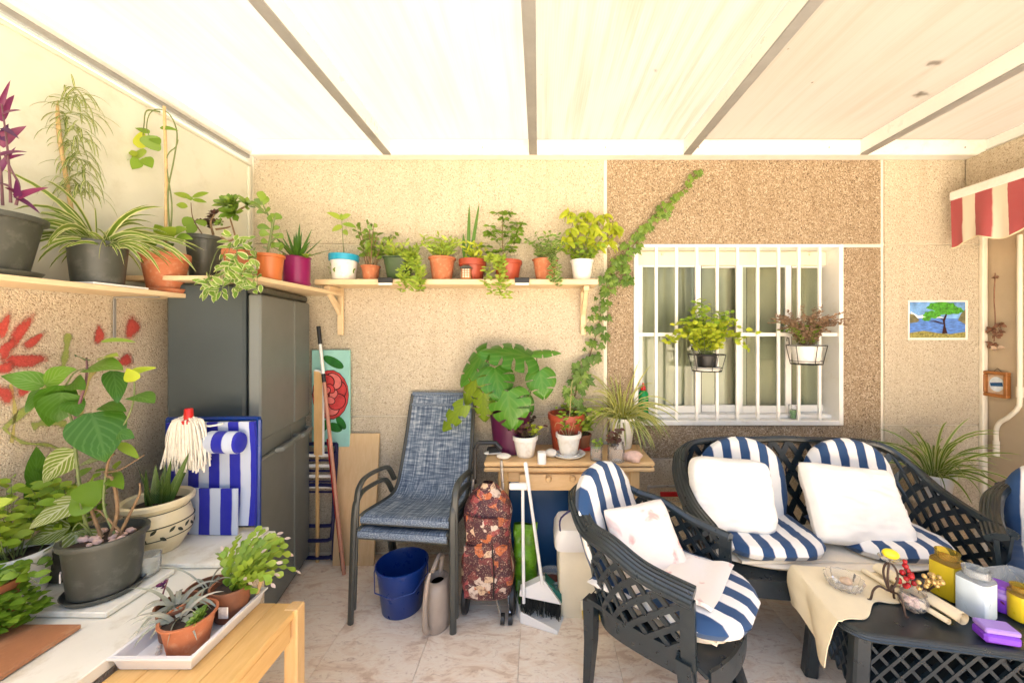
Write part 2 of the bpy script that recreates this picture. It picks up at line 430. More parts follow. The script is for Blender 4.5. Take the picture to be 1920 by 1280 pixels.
pm('green_bag', (.12, .30, .015), .3, .5, 12, .6, 14)
pm('blue_panel', (.005, .075, .22), .5, .1, 3)
pm('teal_canvas', (.30, .58, .52), .8, .12, 7)
pm('rose_red', (.52, .045, .045), .75, .3, 22)
pm('rose_pink', (.68, .17, .15), .75, .2, 22)
pm('rose_line', (.03, .004, .004), .8)
pm('leaf_paint', (.012, .13, .014), .8, .3, 14)
pm('sky_paint', (.16, .35, .75), .7, .5, 14)
pm('cloud_paint', (.70, .78, .86), .7, .2, 20)
pm('lake_paint', (.09, .22, .62), .7, .45, 26, aniso=(1, 1, 5))
pm('hill_paint', (.16, .15, .07), .7, .4, 30)
pm('crown_paint', (.06, .28, .02), .7, .7, 60)
pm('grass_paint', (.28, .26, .07), .7, .6, 70)
pm('paper', (.82, .80, .70), .8, .03)
pm('frame_wood', (.34, .13, .03), .5, .2, 20)
pm('dried', (.24, .12, .07), .9, .4, 40)
pm('dried_pale', (.62, .46, .32), .9, .2, 40)
pm('label_paper', (.72, .66, .6), .7, .15, 90)
pm('pink_patch', (.55, .12, .10), .9, .3, 30)
pm('bristle', (.012, .014, .013), .8, .3, 90, .8, 300)
pm('teal_plastic', (.008, .12, .09), .35)
pm('curtain', (.74, .69, .59), .9, .12, 3, .1, 300)
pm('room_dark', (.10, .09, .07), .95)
pm('seal_dark', (.02, .02, .025), .5)
pm('sky_blue', (.02, .33, .52), .4)
glassmat('clear_glass'); glassmat('clear_plastic', (.93, .96, .97), .12); glassmat('amber_glass', (.95, .80, .25), .05)
def window_glass():
    m, nt, b = nmat('window_glass'); nt.nodes.remove(b)
    t = nt.nodes.new('ShaderNodeBsdfTransparent'); t.inputs[0].default_value = (.80, .84, .78, 1)
    g = nt.nodes.new('ShaderNodeBsdfGlossy'); g.inputs['Roughness'].default_value = .03
    fr = nt.nodes.new('ShaderNodeFresnel'); fr.inputs[0].default_value = 1.5
    mx = nt.nodes.new('ShaderNodeMixShader')
    nt.links.new(fr.outputs[0], mx.inputs[0]); nt.links.new(t.outputs[0], mx.inputs[1]); nt.links.new(g.outputs[0], mx.inputs[2])
    nt.links.new(mx.outputs[0], nt.nodes['Material Output'].inputs[0])
window_glass()
def roofmat(name, col, streak):
    m, nt, b = nmat(name); co = objco(nt)
    w = nd(nt, 'ShaderNodeTexWave', Scale=26.0, Distortion=.35, Detail=1.0); w.bands_direction = 'X'; nt.links.new(co, w.inputs['Vector'])
    n = noi(nt, objco(nt, (14, .6, 1)), 2.0, 5, .6); n2 = noi(nt, co, 1.6, 4)
    c = mixc(nt, mth(nt, 'MULTIPLY', w.outputs['Fac'], .16 * streak), col, tuple(x * .72 for x in col))
    c = mixc(nt, mth(nt, 'MULTIPLY', ramp(nt, n, [(.45, (0, 0, 0)), (.75, (1, 1, 1))]), .45 * streak), c, tuple(x * k for x, k in zip(col, (.80, .72, .60))))
    c = mixc(nt, mth(nt, 'MULTIPLY', ramp(nt, n2, [(.4, (0, 0, 0)), (.8, (1, 1, 1))]), .25), c, tuple(x * k for x, k in zip(col, (.85, .82, .74))))
    vo = nd(nt, 'ShaderNodeTexVoronoi', Scale=4.5); nt.links.new(co, vo.inputs['Vector']); c = mixc(nt, ramp(nt, vo.outputs['Distance'], [(.012, (.85, .85, .85)), (.03, (0, 0, 0))]), c, (.10, .08, .05))
    t = nt.nodes.new('ShaderNodeBsdfTranslucent'); nt.links.new(c, t.inputs[0])
    nt.links.new(c, b.inputs['Base Color']); setb(b, **{'Roughness': .35, 'Specular IOR Level': .3})
    mx = nt.nodes.new('ShaderNodeMixShader'); mx.inputs[0].default_value = .62
    nt.links.new(b.outputs[0], mx.inputs[1]); nt.links.new(t.outputs[0], mx.inputs[2]); nt.links.new(mx.outputs[0], nt.nodes['Material Output'].inputs[0])
roofmat('sheet_clear', (.49, .478, .43), .7); roofmat('sheet_mid', (.455, .437, .385), 1.5); roofmat('sheet_shaded', (.41, .372, .318), .7)  # right sheets: shade and beige of an unmodelled building above put into colour
def floormat():
    m, nt, b = nmat('floor_tile'); co = objco(nt); oi = nt.nodes.new('ShaderNodeObjectInfo')
    ad = nt.nodes.new('ShaderNodeVectorMath'); ad.operation = 'ADD'; nt.links.new(co, ad.inputs[0])
    cb = nt.nodes.new('ShaderNodeCombineXYZ'); k = mth(nt, 'MULTIPLY', oi.outputs['Random'], 40.0); nt.links.new(k, cb.inputs[0]); nt.links.new(k, cb.inputs[1]); nt.links.new(cb.outputs[0], ad.inputs[1])
    mp = nt.nodes.new('ShaderNodeMapping'); mp.inputs['Rotation'].default_value = (0, 0, .5); mp.inputs['Scale'].default_value = (1, 2.4, 1); nt.links.new(ad.outputs[0], mp.inputs[0])
    n = noi(nt, mp.outputs[0], 4.5, 8, .65, 1.6)
    c = ramp(nt, n, [(.36, (.66, .50, .37)), (.45, (.80, .66, .52)), (.56, (.85, .75, .62)), (.70, (.76, .61, .48))])
    n2 = noi(nt, mp.outputs[0], 14, 6, .7, 2.0); c = mixc(nt, ramp(nt, n2, [(.55, (0, 0, 0)), (.68, (.7, .7, .7))]), c, (.46, .31, .22))
    nt.links.new(c, b.inputs['Base Color']); setb(b, **{'Roughness': .38, 'Specular IOR Level': .4}); bump(nt, b, n2, .04, .002)
floormat()
def slingmat():
    m, nt, b = nmat('sling_fabric'); vec, u, v, r = attr(nt)
    def st(su, sv):
        mp = nt.nodes.new('ShaderNodeMapping'); mp.inputs['Scale'].default_value = (su, sv, 1); nt.links.new(vec, mp.inputs[0]); return noi(nt, mp.outputs[0], 1.0, 3, .6)
    a = st(60, 6); c = st(5, 110); s = mth(nt, 'MULTIPLY', mth(nt, 'ADD', a, c), .5)
    col = ramp(nt, s, [(.36, (.035, .055, .10)), (.47, (.10, .14, .20)), (.55, (.22, .27, .33)), (.66, (.50, .54, .58))])
    nt.links.new(col, b.inputs['Base Color']); setb(b, **{'Roughness': .7, 'Specular IOR Level': .3}); bump(nt, b, s, .35, .002)
slingmat()
def printmat():
    m, nt, b = nmat('bag_print'); co = objco(nt, (1, 1, 1))
    v = nd(nt, 'ShaderNodeTexVoronoi', Scale=27.0); 
    ds = nd(nt, 'ShaderNodeTexNoise', Scale=9.0, Detail=3.0); nt.links.new(co, ds.inputs['Vector'])
    mv = nt.nodes.new('ShaderNodeVectorMath'); mv.operation = 'MULTIPLY_ADD'; nt.links.new(ds.outputs['Color'], mv.inputs[0]); mv.inputs[1].default_value = (.12, .12, .12); nt.links.new(co, mv.inputs[2])
    nt.links.new(mv.outputs[0], v.inputs['Vector'])
    sep = nt.nodes.new('ShaderNodeSeparateColor'); nt.links.new(v.outputs['Color'], sep.inputs[0])
    c = ramp(nt, sep.outputs[0], [(0, (.055, .012, .018)), (.48, (.085, .018, .02)), (.58, (.62, .50, .40)), (.66, (.16, .03, .03)), (.76, (.48, .12, .03)), (.84, (.30, .05, .05)), (.93, (.60, .42, .26))], 'CONSTANT')
    n = noi(nt, co, 45, 4, .7); c = mixc(nt, ramp(nt, n, [(.5, (0, 0, 0)), (.62, (.8, .8, .8))]), c, (.10, .02, .02))
    n2 = noi(nt, co, 60, 3, .6, 3.0); c = mixc(nt, ramp(nt, n2, [(.60, (0, 0, 0)), (.64, (.8, .8, .8))]), c, (.62, .45, .30))
    nt.links.new(c, b.inputs['Base Color']); setb(b, **{'Roughness': .6}); bump(nt, b, noi(nt, co, 16, 4), .5, .01)
printmat()
def pinkpillow():
    m, nt, b = nmat('pink_pillow'); vec, u, v, r = attr(nt)
    n = noi(nt, objco(nt), 9, 3, .5, .6); c = mixc(nt, ramp(nt, n, [(.58, (0, 0, 0)), (.66, (.6, .6, .6))]), (.84, .78, .72), (.62, .20, .18))
    nt.links.new(c, b.inputs['Base Color']); setb(b, **{'Roughness': .9}); bump(nt, b, noi(nt, objco(nt), 25, 3), .3, .006)
pinkpillow()
G1, G2 = (.11, .23, .03), (.22, .36, .06)
leafmat('lf_green', G1, G2)
leafmat('lf_dark', (.05, .12, .025), (.10, .20, .04))
leafmat('lf_lime', (.34, .46, .05), (.55, .60, .09))
leafmat('lf_light', (.20, .36, .06), (.36, .48, .10))
leafmat('lf_spider', (.11, .20, .03), (.18, .27, .05), edge=(.62, .62, .30), ew=.66)
leafmat('lf_spider_in', (.11, .20, .03), (.17, .26, .05), inner=(.64, .62, .34))
leafmat('lf_spider_pale', (.26, .32, .06), (.40, .42, .12), inner=(.60, .58, .32))
leafmat('lf_purple', (.065, .012, .075), (.19, .02, .075), tr=.2)
leafmat('lf_dusk', (.10, .09, .05), (.16, .05, .06))
leafmat('lf_jade', (.10, .20, .04), (.20, .30, .07), rough=.3, tr=.12)
leafmat('lf_sedum', (.22, .36, .07), (.42, .52, .14), tr=.2)
leafmat('lf_grey', (.30, .33, .25), (.46, .44, .36), tr=.2)
leafmat('lf_aloe', (.045, .13, .025), (.08, .18, .04), tr=.05, rough=.35)
leafmat('lf_snake', (.05, .11, .025), (.09, .16, .035), tr=.05, vein=(.16, .22, .08), veinfreq=16)
leafmat('lf_monstera', (.04, .17, .025), (.08, .24, .04), vein=(.26, .38, .10), veinfreq=4, veinmix=.18, rough=.28, tr=.2)
leafmat('lf_monstera_y', (.14, .27, .03), (.24, .34, .04), vein=(.12, .2, .03), veinfreq=5, veinmix=.4)
leafmat('lf_big', (.03, .12, .012), (.07, .19, .02), vein=(.10, .22, .04), veinfreq=6, veinmix=.45)
leafmat('lf_big_l', (.065, .20, .025), (.13, .28, .04), vein=(.24, .38, .12), veinfreq=6, veinmix=.4)
leafmat('lf_begonia', (.14, .22, .05), (.22, .28, .09), vein=(.62, .64, .44), veinfreq=7)
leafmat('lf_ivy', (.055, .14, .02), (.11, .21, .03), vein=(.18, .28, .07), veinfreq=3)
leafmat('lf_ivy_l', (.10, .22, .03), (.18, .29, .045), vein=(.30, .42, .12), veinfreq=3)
leafmat('lf_varieg', (.12, .26, .05), (.20, .33, .08), edge=(.60, .62, .32), ew=.72)
leafmat('lf_cactus', (.17, .30, .05), (.30, .40, .09), tr=.18, rough=.4)
leafmat('lf_dry', (.27, .17, .10), (.40, .27, .17))
leafmat('lf_pinkish', (.62, .48, .42), (.70, .60, .52))
# ---------------------------------------------------------------- floor and ground
ground = MB().box((0, 10, -.06), (500, 500, .02)).build('ground', M['render_smooth'], None, False); ground['kind'] = 'structure'; ground['label'] = 'pale ground around the patio'
flo = MB().box(((XL + 3.2) / 2, .4, -.026), (3.2 - XL + .3, 5.0, .044)).build('floor', M['floor_tile'], None, False); flo['kind'] = 'structure'; flo['label'] = 'cream marble-look tiled patio floor'
TS = .452; t0 = None
for i in range(12):
    for j in range(7):
        x = XL + .02 + TS * (i + .5); y = YB - .01 - TS * (j + .5)
        if x > 3.1: continue
        if t0 is None:
            t0 = MB().box((0, 0, 0), (TS - .0016, TS - .0016, .006), .0006).build('tile', M['floor_tile'], flo, False); t0.location = (x, y, 0)
        else: copy_obj(t0, flo, location=(x, y, 0))
# ---------------------------------------------------------------- back wall with its render panels and window hole
wx0, wx1, wz0, wz1 = .638, 2.043, .873, 2.088                       # window opening
def pxX(p, Y=YB): return (p - CX) / F * Y
def pyZ(p, Y=YB): return EYE - (p - CY) / F * Y
bw = T('back_wall', 'textured cream and brown rendered back wall behind the shelf and window', 'wall', (0, YB, 0))
core = MB(); TH = .22
for (x0, x1, z0, z1) in ((XL - .3, wx0, 0, 2.9), (wx1, XR + .3, 0, 2.9), (wx0, wx1, 0, wz0), (wx0, wx1, wz1, 2.9)):
    core.box(((x0 + x1) / 2, TH / 2 + .012, (z0 + z1) / 2), (x1 - x0, TH, z1 - z0))
core.build('wall_core', M['joint_paint'], bw, False)
def panel(x0, x1, z0, z1, mat, th=.012):
    MB().box(((x0 + x1) / 2, .012 - th / 2 - .0005, (z0 + z1) / 2), (x1 - x0, th, z1 - z0), .004).build('panel', M[mat], bw, False)
xa, xb, xc = pxX(1132), pxX(1139), pxX(1652); xd = pxX(1659)
zt, zm, zl = 2.70, pyZ(458), pyZ(780); g = .004
panel(XL + .002, xa, zm + g, zt, 'stucco_cream'); panel(XL + .002, xa, zl + g, zm - g, 'stucco_cream'); panel(XL + .002, xa, 0.02, zl - g, 'stucco_cream')
panel(xb, xc, pyZ(457), zt, 'pebble_brown')
zl2 = pyZ(860); zr2 = pyZ(797)
panel(xb, wx0 - .002, zl2 + g, pyZ(464), 'pebble_brown'); panel(wx1 + .002, xc, zl2 + g, pyZ(464), 'pebble_brown')
panel(wx0 + .002 - .002, wx1, zl2 + g, wz0 - .004, 'pebble_brown'); panel(xb, xc, .02, zl2 - g, 'stucco_cream')
panel(xd, XR - .025, zm + g, zt, 'stucco_cream'); panel(xd, XR - .025, zr2 + g, zm - g, 'stucco_cream'); panel(xd, XR - .025, .02, zr2 - g, 'stucco_cream')
# ---------------------------------------------------------------- left wall
lw = T('left_wall', 'left boundary wall, tan stucco below and smooth off-white panel above the shelf', 'wall', (XL, 0, 0))
MB().box((-.11, .4, .84), (.2, 4.6, 1.68)).build('stucco_base', M['stucco_tan'], lw, False)
up = MB().box((-.115, .4, 2.19), (.2, 4.6, 1.0)).build('upper_panel', M['white_panel'], lw, False)
fr = MB(); fr.box((-.008, .4, 2.615), (.018, 4.2, .02), .004); fr.box((-.008, YB - .03, 2.15), (.018, .02, .9), .004)
fr.build('panel_bead', M['white_panel'], lw, False)
# ---------------------------------------------------------------- right wall: lintel above, smooth tan pier below
rw = T('right_wall', 'smooth tan side wall with projecting lintel at the right edge', 'wall', (XR, 0, 0))
MB().box((.11, .9, 1.2), (.2, 3.22, 2.4)).build('pier', M['tan_wall'], rw, False)
MB().box((.04, .9, 2.535), (.34, 3.22, .25), .01).build('lintel', M['stucco_cream'], rw, False)
MB().box((.02, .9, 2.40), (.30, 3.22, .02), .004).build('lintel_edge', M['joint_paint'], rw, False)
MB().box((-.016, YB - .013, 1.2), (.034, .03, 2.4), .006).build('corner_trim', M['joint_paint'], rw, False)
# ---------------------------------------------------------------- roof of translucent sheets on white rafters
rf = T('patio_roof', 'translucent corrugated sheet roof on white aluminium rafters over the patio', 'roof', (0, 0, ZR))
bx = [XL + .02, -.986, -.036, .968, 2.115, XR + .02]
MB().box(((XL + XR) / 2 + .01, YB - .045, .05), (XR - XL - .05, .085, .10), .006).build('wall_beam', M['white_paint'], rf, False)
for x in bx[1:5]:
    b = MB().box((x, 1.58, .052), (.05, 1.74, .09), .004).build('rafter', M['white_alu'], rf, False)
    MB().box((x, 1.58, .004), (.0515, 1.70, .008), .001).build('rafter_flange', M['alu_grey'], b, False)
MB().box((XL + .03, 1.58, .03), (.06, 1.74, .045), .006).build('edge_rail', M['white_alu'], rf, False)
MB().box((XL + .012, 1.58, .0), (.024, 1.74, .03), .003).build('edge_gutter', M['alu_grey'], rf, False)
MB().box((XR - .06, 1.58, .06), (.06, 1.74, .07), .006).build('side_rail', M['white_alu'], rf, False)
MB().box(((XL + XR) / 2, .675, .05), (XR - XL, .06, .10), .006).build('end_beam', M['white_alu'], rf, False)  # unseen roof end, cut short here to let light in from behind
names = ['sheet_clear', 'sheet_clear', 'sheet_mid', 'sheet_shaded', 'sheet_shaded']
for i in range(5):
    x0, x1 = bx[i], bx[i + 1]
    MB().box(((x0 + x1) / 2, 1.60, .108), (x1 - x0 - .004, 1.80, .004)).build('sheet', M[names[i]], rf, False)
sc = MB()
for p in (905, 1135, 1310, 1555, 1810): sc.sphere((pxX(p, 2.42), YB - .089, .045), .005, 6, 4)
sc.build('screw', M['alu_grey'], rf)
for (p, q, s, lab) in ((1752, 113, .035, 'dark dead leaf lying on the roof sheet near the right edge'), (1728, 173, .032, 'small dead leaf on the roof sheet below the other one'), (1228, 130, .012, 'tiny dark speck of debris on the middle roof sheet')):
    Y = (ZR + .115 - EYE) * F / (CY - q); m = MB()
    for k in range(4): a = U(0, 6.28); m.leaf((0, 0, .004 + k * .002), (math.cos(a), math.sin(a), .1), (0, 0, 1), s * U(.8, 1.6), s * .6, 'oval', 4, .1)
    o = m.build('dead_leaf', M['dried']); o.location = ((p - CX) / F * Y, Y, ZR + .112); tag(o, lab, 'leaf', 'debris on the roof')
# ---------------------------------------------------------------- barred window
wd = T('barred_window', 'white sliding window behind white security bars with taupe curtain', 'window', (0, YB, 0))
m = MB(); fw = .045; D0, D1 = -.012, .20
for (x0, x1, z0, z1) in ((wx0, wx0 + .03, wz0, wz1), (wx1 - .03, wx1, wz0, wz1), (wx0 + .03, wx1 - .03, wz0, wz0 + .035), (wx0 + .03, wx1 - .03, wz1 - .022, wz1)):
    m.box(((x0 + x1) / 2, (D0 + D1) / 2, (z0 + z1) / 2), (x1 - x0, D1 - D0, z1 - z0), .004)
m.build('frame', M['white_paint'], wd, False)
sh = MB().box(((wx0 + wx1) / 2, .125, wz1 - .075), (wx1 - wx0 - .06, .05, .10), .005).build('shutter_slat', M['cream_plastic'], wd, False)
for p in (1240, 1514): MB().sphere((pxX(p, 2.63), .095, pyZ(478, 2.63)), .011, 8, 6).build('knob', M['cream_plastic'], sh)
MB().box(((wx0 + wx1) / 2, .115, wz0 + .0475), (wx1 - wx0 - .062, .13, .024), .003).build('track', M['white_alu'], wd, False)
spans = [(1193, 1313, .115), (1296, 1398, .145), (1380, 1482, .115), (1466, 1556, .145)]
for (p0, p1, dy) in spans:
    x0, x1 = pxX(p0, YB + dy), pxX(p1, YB + dy); x0 = max(x0, wx0 + .032); z0, z1 = wz0 + .06, wz1 - .10
    m = MB(); s_ = .042
    for (a, b_, c, d) in ((x0, x0 + s_, z0, z1), (x1 - s_, x1, z0, z1), (x0 + s_, x1 - s_, z0, z0 + .05), (x0 + s_, x1 - s_, z1 - .035, z1)):
        m.box(((a + b_) / 2, dy, (c + d) / 2), (b_ - a, .026, d - c), .003)
    sa = m.build('sash', M['white_alu'], wd, False)
    MB().box(((x0 + x1) / 2, dy, (z0 + z1) / 2 + .005), (x1 - x0 - 2 * s_, .005, z1 - z0 - .08)).build('pane', M['window_glass'], sa, False)
    MB().box((x1 + .0035, dy + .004, (z0 + z1) / 2), (.006, .02, z1 - z0 - .01)).build('seal', M['seal_dark'], sa, False)
for p in (1230, 1268, 1306, 1344, 1382, 1420, 1459, 1497, 1536):
    MB().box((pxX(p, YB - .004), -.006, (wz0 + .035 + wz1 - .022) / 2), (.019, .016, wz1 - wz0 - .057), .002).build('bar', M['white_paint'], wd, False)
MB().box(((wx0 + wx1) / 2, .012, pyZ(627, YB + .01)), (wx1 - wx0 - .06, .012, .024), .002).build('cross_bar', M['white_paint'], wd, False)
cu = MB().grid(lambda u, v: V(wx0 - .02 + u * (wx1 - wx0 + .04) + .008 * math.sin(v * 5 + u * 40),   .212 + .024 * math.sin(u * 62 + 1.5 * math.sin(u * 21)) + .012 * math.sin(u * 31), wz0 - .05 + v * (wz1 - wz0 + .1)), 160, 6)
cu.build('curtain', M['curtain'], wd)
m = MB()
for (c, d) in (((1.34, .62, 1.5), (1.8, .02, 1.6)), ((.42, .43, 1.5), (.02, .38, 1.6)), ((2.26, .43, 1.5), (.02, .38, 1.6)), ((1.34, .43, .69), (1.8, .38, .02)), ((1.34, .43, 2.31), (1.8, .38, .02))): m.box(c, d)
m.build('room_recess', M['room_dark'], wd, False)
# ---------------------------------------------------------------- painted flower on the left wall (flat paint, 2 mm proud)
def wall_blob(c, rx, ry, ang, n=14, seed=0):
    pts = []
    for i in range(n):
        a = 2 * math.pi * i / n; k = 1 + .16 * math.sin(a * 3 + seed) + U(-.05, .05)
        x, y = rx * math.cos(a) * k * 1.12, ry * math.sin(a) * k * 1.2
        q = WL(c[0] + x * math.cos(ang) - y * math.sin(ang), c[1] + x * math.sin(ang) + y * math.cos(ang)); pts.append(q)
    pts = [p + V(.0015 + .0002 * seed, 0, 0) for p in pts]; cc = sum(pts, V(0, 0, 0)) / n; mid = [cc.lerp(p, .5) for p in pts]
    return MB().add([cc] + mid + pts, [(0, 1 + i, 1 + (i + 1) % n) for i in range(n)] + [(1 + i, 1 + n + i, 1 + n + (i + 1) % n, 1 + (i + 1) % n) for i in range(n)], [(0, 0, 0)] + [(.5, 0, 0)] * n + [(1, 0, 0)] * n)
mu = T('painted_flower', 'large red flower with green stems painted on the left stucco wall', 'mural', (XL, 1.4, 1.3))
for i, (c, rx, ry, a) in enumerate((((38, 622), 42, 12, -1.0), ((6, 612), 28, 11, -1.2), ((60, 640), 26, 9, -.6), ((45, 676), 44, 13, .0), ((5, 690), 24, 11, -.2), ((8, 738), 22, 14, .7), ((42, 732), 14, 12, -.6), ((10, 655), 26, 12, -.9))):
    wall_blob(c, rx, ry, a, 16, i).build('petal', M['red_paint'], mu, False, world=True)
for i, (c, rx, ry, a) in enumerate((((185, 628), 20, 10, -1.5), ((246, 614), 24, 14, -1.3), ((234, 676), 17, 12, -.5))):
    wall_blob(c, rx, ry, a, 14, i + 9).build('bud', M['red_paint'], mu, False, world=True)
def wall_stroke(pts, w, mat, nm):
    P2 = cat_curve([V(*p, 0) for p in pts], 6); m = MB(); L = []
    for i, p in enumerate(P2):
        d = (P2[min(i + 1, len(P2) - 1)] - P2[max(i - 1, 0)]).normalized(); n = V(-d.y, d.x, 0) * w * (1 + .3 * math.sin(i * 1.3)) / 2
        n = n * 1.3; L.append((WL(p.x + n.x, p.y + n.y, .0012), WL(p.x, p.y, .0012), WL(p.x - n.x, p.y - n.y, .0012)))
    vs_ = [q for ab in L for q in ab]; fs = [(3 * i + k, 3 * i + k + 1, 3 * i + k + 4, 3 * i + k + 3) for i in range(len(L) - 1) for k in range(2)]
    m.add(vs_, fs, [(u_, 0, 0) for _ in L for u_ in (-1, 0, 1)]).build(nm, M[mat], mu, False, world=True)
wall_stroke([(128, 625), (122, 670), (112, 700), (70, 750), (10, 800)], 13, 'green_paint', 'stem')
wall_stroke([(178, 690), (158, 730), (150, 780), (140, 850)], 10, 'yellow_paint', 'stem')
wall_stroke([(20, 720), (28, 770), (22, 830)], 7, 'yellow_paint', 'stem')
wall_stroke([(5, 800), (40, 828), (95, 835), (120, 850)], 6, 'green_paint', 'stem')
wall_stroke([(60, 800), (85, 792), (125, 795)], 14, 'green_paint', 'leaf')
# ---------------------------------------------------------------- fridge
d_ = V(-.208, .978, 0); n_ = V(.978, .208, 0)
fc = V(-1.372, 1.83, 0); ang = math.atan2(n_.y, n_.x)               # local +x = out of the doors, +y = along the front
fg = T('fridge', 'tall dark grey fridge with pull handles in the left corner', 'fridge', (fc.x, fc.y, 0), ang)
FD, FW, FH = .385, .615, 1.73
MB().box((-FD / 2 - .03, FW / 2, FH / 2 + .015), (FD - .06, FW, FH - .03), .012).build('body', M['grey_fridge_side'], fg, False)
MB().box((-.03, FW / 2, FH - .022), (.055, FW - .004, .04), .01).build('top_cap', M['dark_pot'], fg, False)
MB().box((-.05, FW / 2, .02), (.05, FW - .02, .05), .003).build('plinth', M['black_plastic'], fg, False)
sm = .385; zs = .915
for (y0, y1) in ((0, sm - .002), (sm + .002, FW)):
    for (z0, z1) in ((.05, zs - .045), (zs + .045, FH - .045)):
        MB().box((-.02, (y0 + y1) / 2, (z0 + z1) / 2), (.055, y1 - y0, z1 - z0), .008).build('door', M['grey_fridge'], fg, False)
    MB().box((-.028, (y0 + y1) / 2, zs), (.03, y1 - y0, .085), .003).build('door_band', M['grey_fridge'], fg, False)
for (y0, y1) in ((.17, .40), (.44, .58)):
    m = MB().tube([(0, y0, zs - .05), (.03, y0 + .01, zs - .045), (.034, (y0 + y1) / 2, zs - .038), (.03, y1 - .01, zs - .03), (0, y1, zs - .03)], .012, 8, True, 1.3)
    m.build('handle', M['grey_fridge'], fg)
# boards and shelves
o = MB().box((0, 0, 0), (.62, .76, .022), .003).build('fridge_top_board', M['pine_y'], None, False); o.location = (-1.60, 2.08, 1.746); tag(o, 'pine board lying on top of the fridge under the pots', 'board')
ls = T('wall_shelf', 'long pale pine shelf on the left wall with large pots', 'shelf', (-1.794, 1.1, 1.66), group='plant shelves')
MB().box((0, .10, .01), (.248, 1.28, .02), .002).build('board', M['pine_y'], ls, False)
for y in (.585, -.15):
    m = MB(); m.box((-.120, y, -.10), (.004, .012, .18), .001); m.box((-.02, y, -.004), (.2, .012, .005), .001)
    m.build('bracket', M['alu_grey'], ls)
s2 = T('wall_shelf', 'pine shelf on two wooden brackets across the back wall with small pots', 'shelf', (-.507, 2.40, 1.79), group='plant shelves')
MB().box((0, 0, .018), (1.75, .20, .034), .003).build('board', M['pine'], s2, False)
for px_ in (633, 1095):
    x = pxX(px_, 2.45) + .507; bk = MB()
    bk.box((x, .088, -.155), (.036, .022, .31), .003)
    b = bk.build('bracket', M['pine'], s2, False)
    m = MB(); m.box((x, -.002, -.017), (.034, .15, .03), .003); m.prism([(x - .012, .075, -.18), (x - .012, .075, -.13), (x - .012, -.05, -.034), (x - .012, -.075, -.034)], (.024, 0, 0)); m.build('brace', M['pine'], b, False)
# ---------------------------------------------------------------- ledge with loose slabs
LZ = .60; LX = -1.196
lg = T('stone_ledge', 'low masonry ledge topped with white stone slabs along the left wall', 'ledge', (-1.557, .95, 0))
MB().box((0, -.02, .28), (.68, 1.46, .56), .004).build('base', M['stucco_tan'], lg, False)
def slab(x0, x1, y0, y1, z, th, mat='marble', rz=0.0):
    o = MB().box((0, 0, 0), (x1 - x0, y1 - y0, th), .003).build('slab', M[mat], lg, False)
    o.location = ((x0 + x1) / 2 + 1.557, (y0 + y1) / 2 - .95, z); o.rotation_euler = (0, 0, rz)
slab(XL + .004, LX, .30, 1.70, .578, .036)
slab(-1.66, -1.22, 1.42, 1.69, .608, .018, rz=.02); slab(-1.90, -1.36, 1.18, 1.40, .608, .018, rz=-.02)
o = MB().box((0, 0, 0), (.50, .62, .014), .002).build('clay_tile', M['tile_clay'], None, False); o.location = (-1.64, .825, .6065); tag(o, 'big terracotta floor tile lying on the ledge at lower left', 'tile')
# ---------------------------------------------------------------- wooden bench with white tray
bn = T('wooden_bench', 'oiled beech side bench carrying the white plant tray', 'bench', (-1.01, .9, 0))
BZ = .55
for k in range(4): MB().box((-.133 + k * .0885, 0, BZ - .012), (.0875, .82, .024), .002).build('plank', M['beech_y'], bn, False)
for sx in (-1, 1):
    MB().box((sx * .162, 0, BZ - .062), (.022, .72, .07), .003).build('apron', M['beech_y'], bn, False)
    for sy in (-1, 1):
        MB().box((sx * .163, sy * .395, BZ / 2 + .0015), (.046, .046, BZ + .003), .004).build('leg', M['beech_z'], bn, False)
# ---------------------------------------------------------------- folded beach chair, mop head
dk = T('beach_chair', 'folded beach chair in blue and white stripes on the ledge', 'beach chair', (-1.465, 1.665, LZ + .02), -.06)
MB().slab(lambda u, v: V(-.19 + .41 * u, -.012 + .012 * math.sin(v * 3.1), .02 + .455 * v + .012 * u), 8, 10, .012, lambda u, v: (u, v, 0)).build('back_fabric', M['deck_stripe'], dk)
MB().slab(lambda u, v: V(-.19 + .35 * u, -.034 - .006 * math.sin(u * 3.1), .0 + .20 * v), 8, 6, .008, lambda u, v: (u * .86 + .02, v, 0)).build('pocket', M['deck_stripe'], dk)
m = MB()
P_ = [(-.055 + .16 * t, 0, 0) for t in (0, .33, .66, 1)]
m.lathe([(.012, 0), (.046, .004), (.052, .02), (.052, .14), (.046, .155), (.012, .16)], 20, (.035, -.05, .405), .92, .7, M=Matrix.Rotation(math.pi / 2, 3, 'Y') )
for i in range(len(m.a)): m.a[i] = (.33 + .42 * (m.v[i].x - .035) / .16, .5, 0)
m.build('head_pillow', M['deck_stripe'], dk)
m = MB()
for sx in (-1, 1): m.tube([(sx * .215, .01, 0), (sx * .215 + .004, .012, .49)], .011, 8)
m.tube([(-.215, .012, .485), (.22, .012, .495)], .010, 8); m.build('frame_tube', M['blue_plastic'], dk)
m = MB(); m.tube(cat_curve([(-.10, -.05, .49), (-.02, -.06, .50), (.04, -.055, .475), (.09, -.03, .48)], 5), .004, 6); m.tube(cat_curve([(-.13, -.05, .47), (-.02, -.075, .462), (.02, -.07, .47)], 5), .0035, 6); m.build('cord', M['cotton'], dk)
mo = T('cotton_mop', 'white cotton mop head with red socket hanging on the beach chair', 'mop', W(350, 885, 1.585))
top = W(352, 790, 1.585) - mo.location; m = MB()
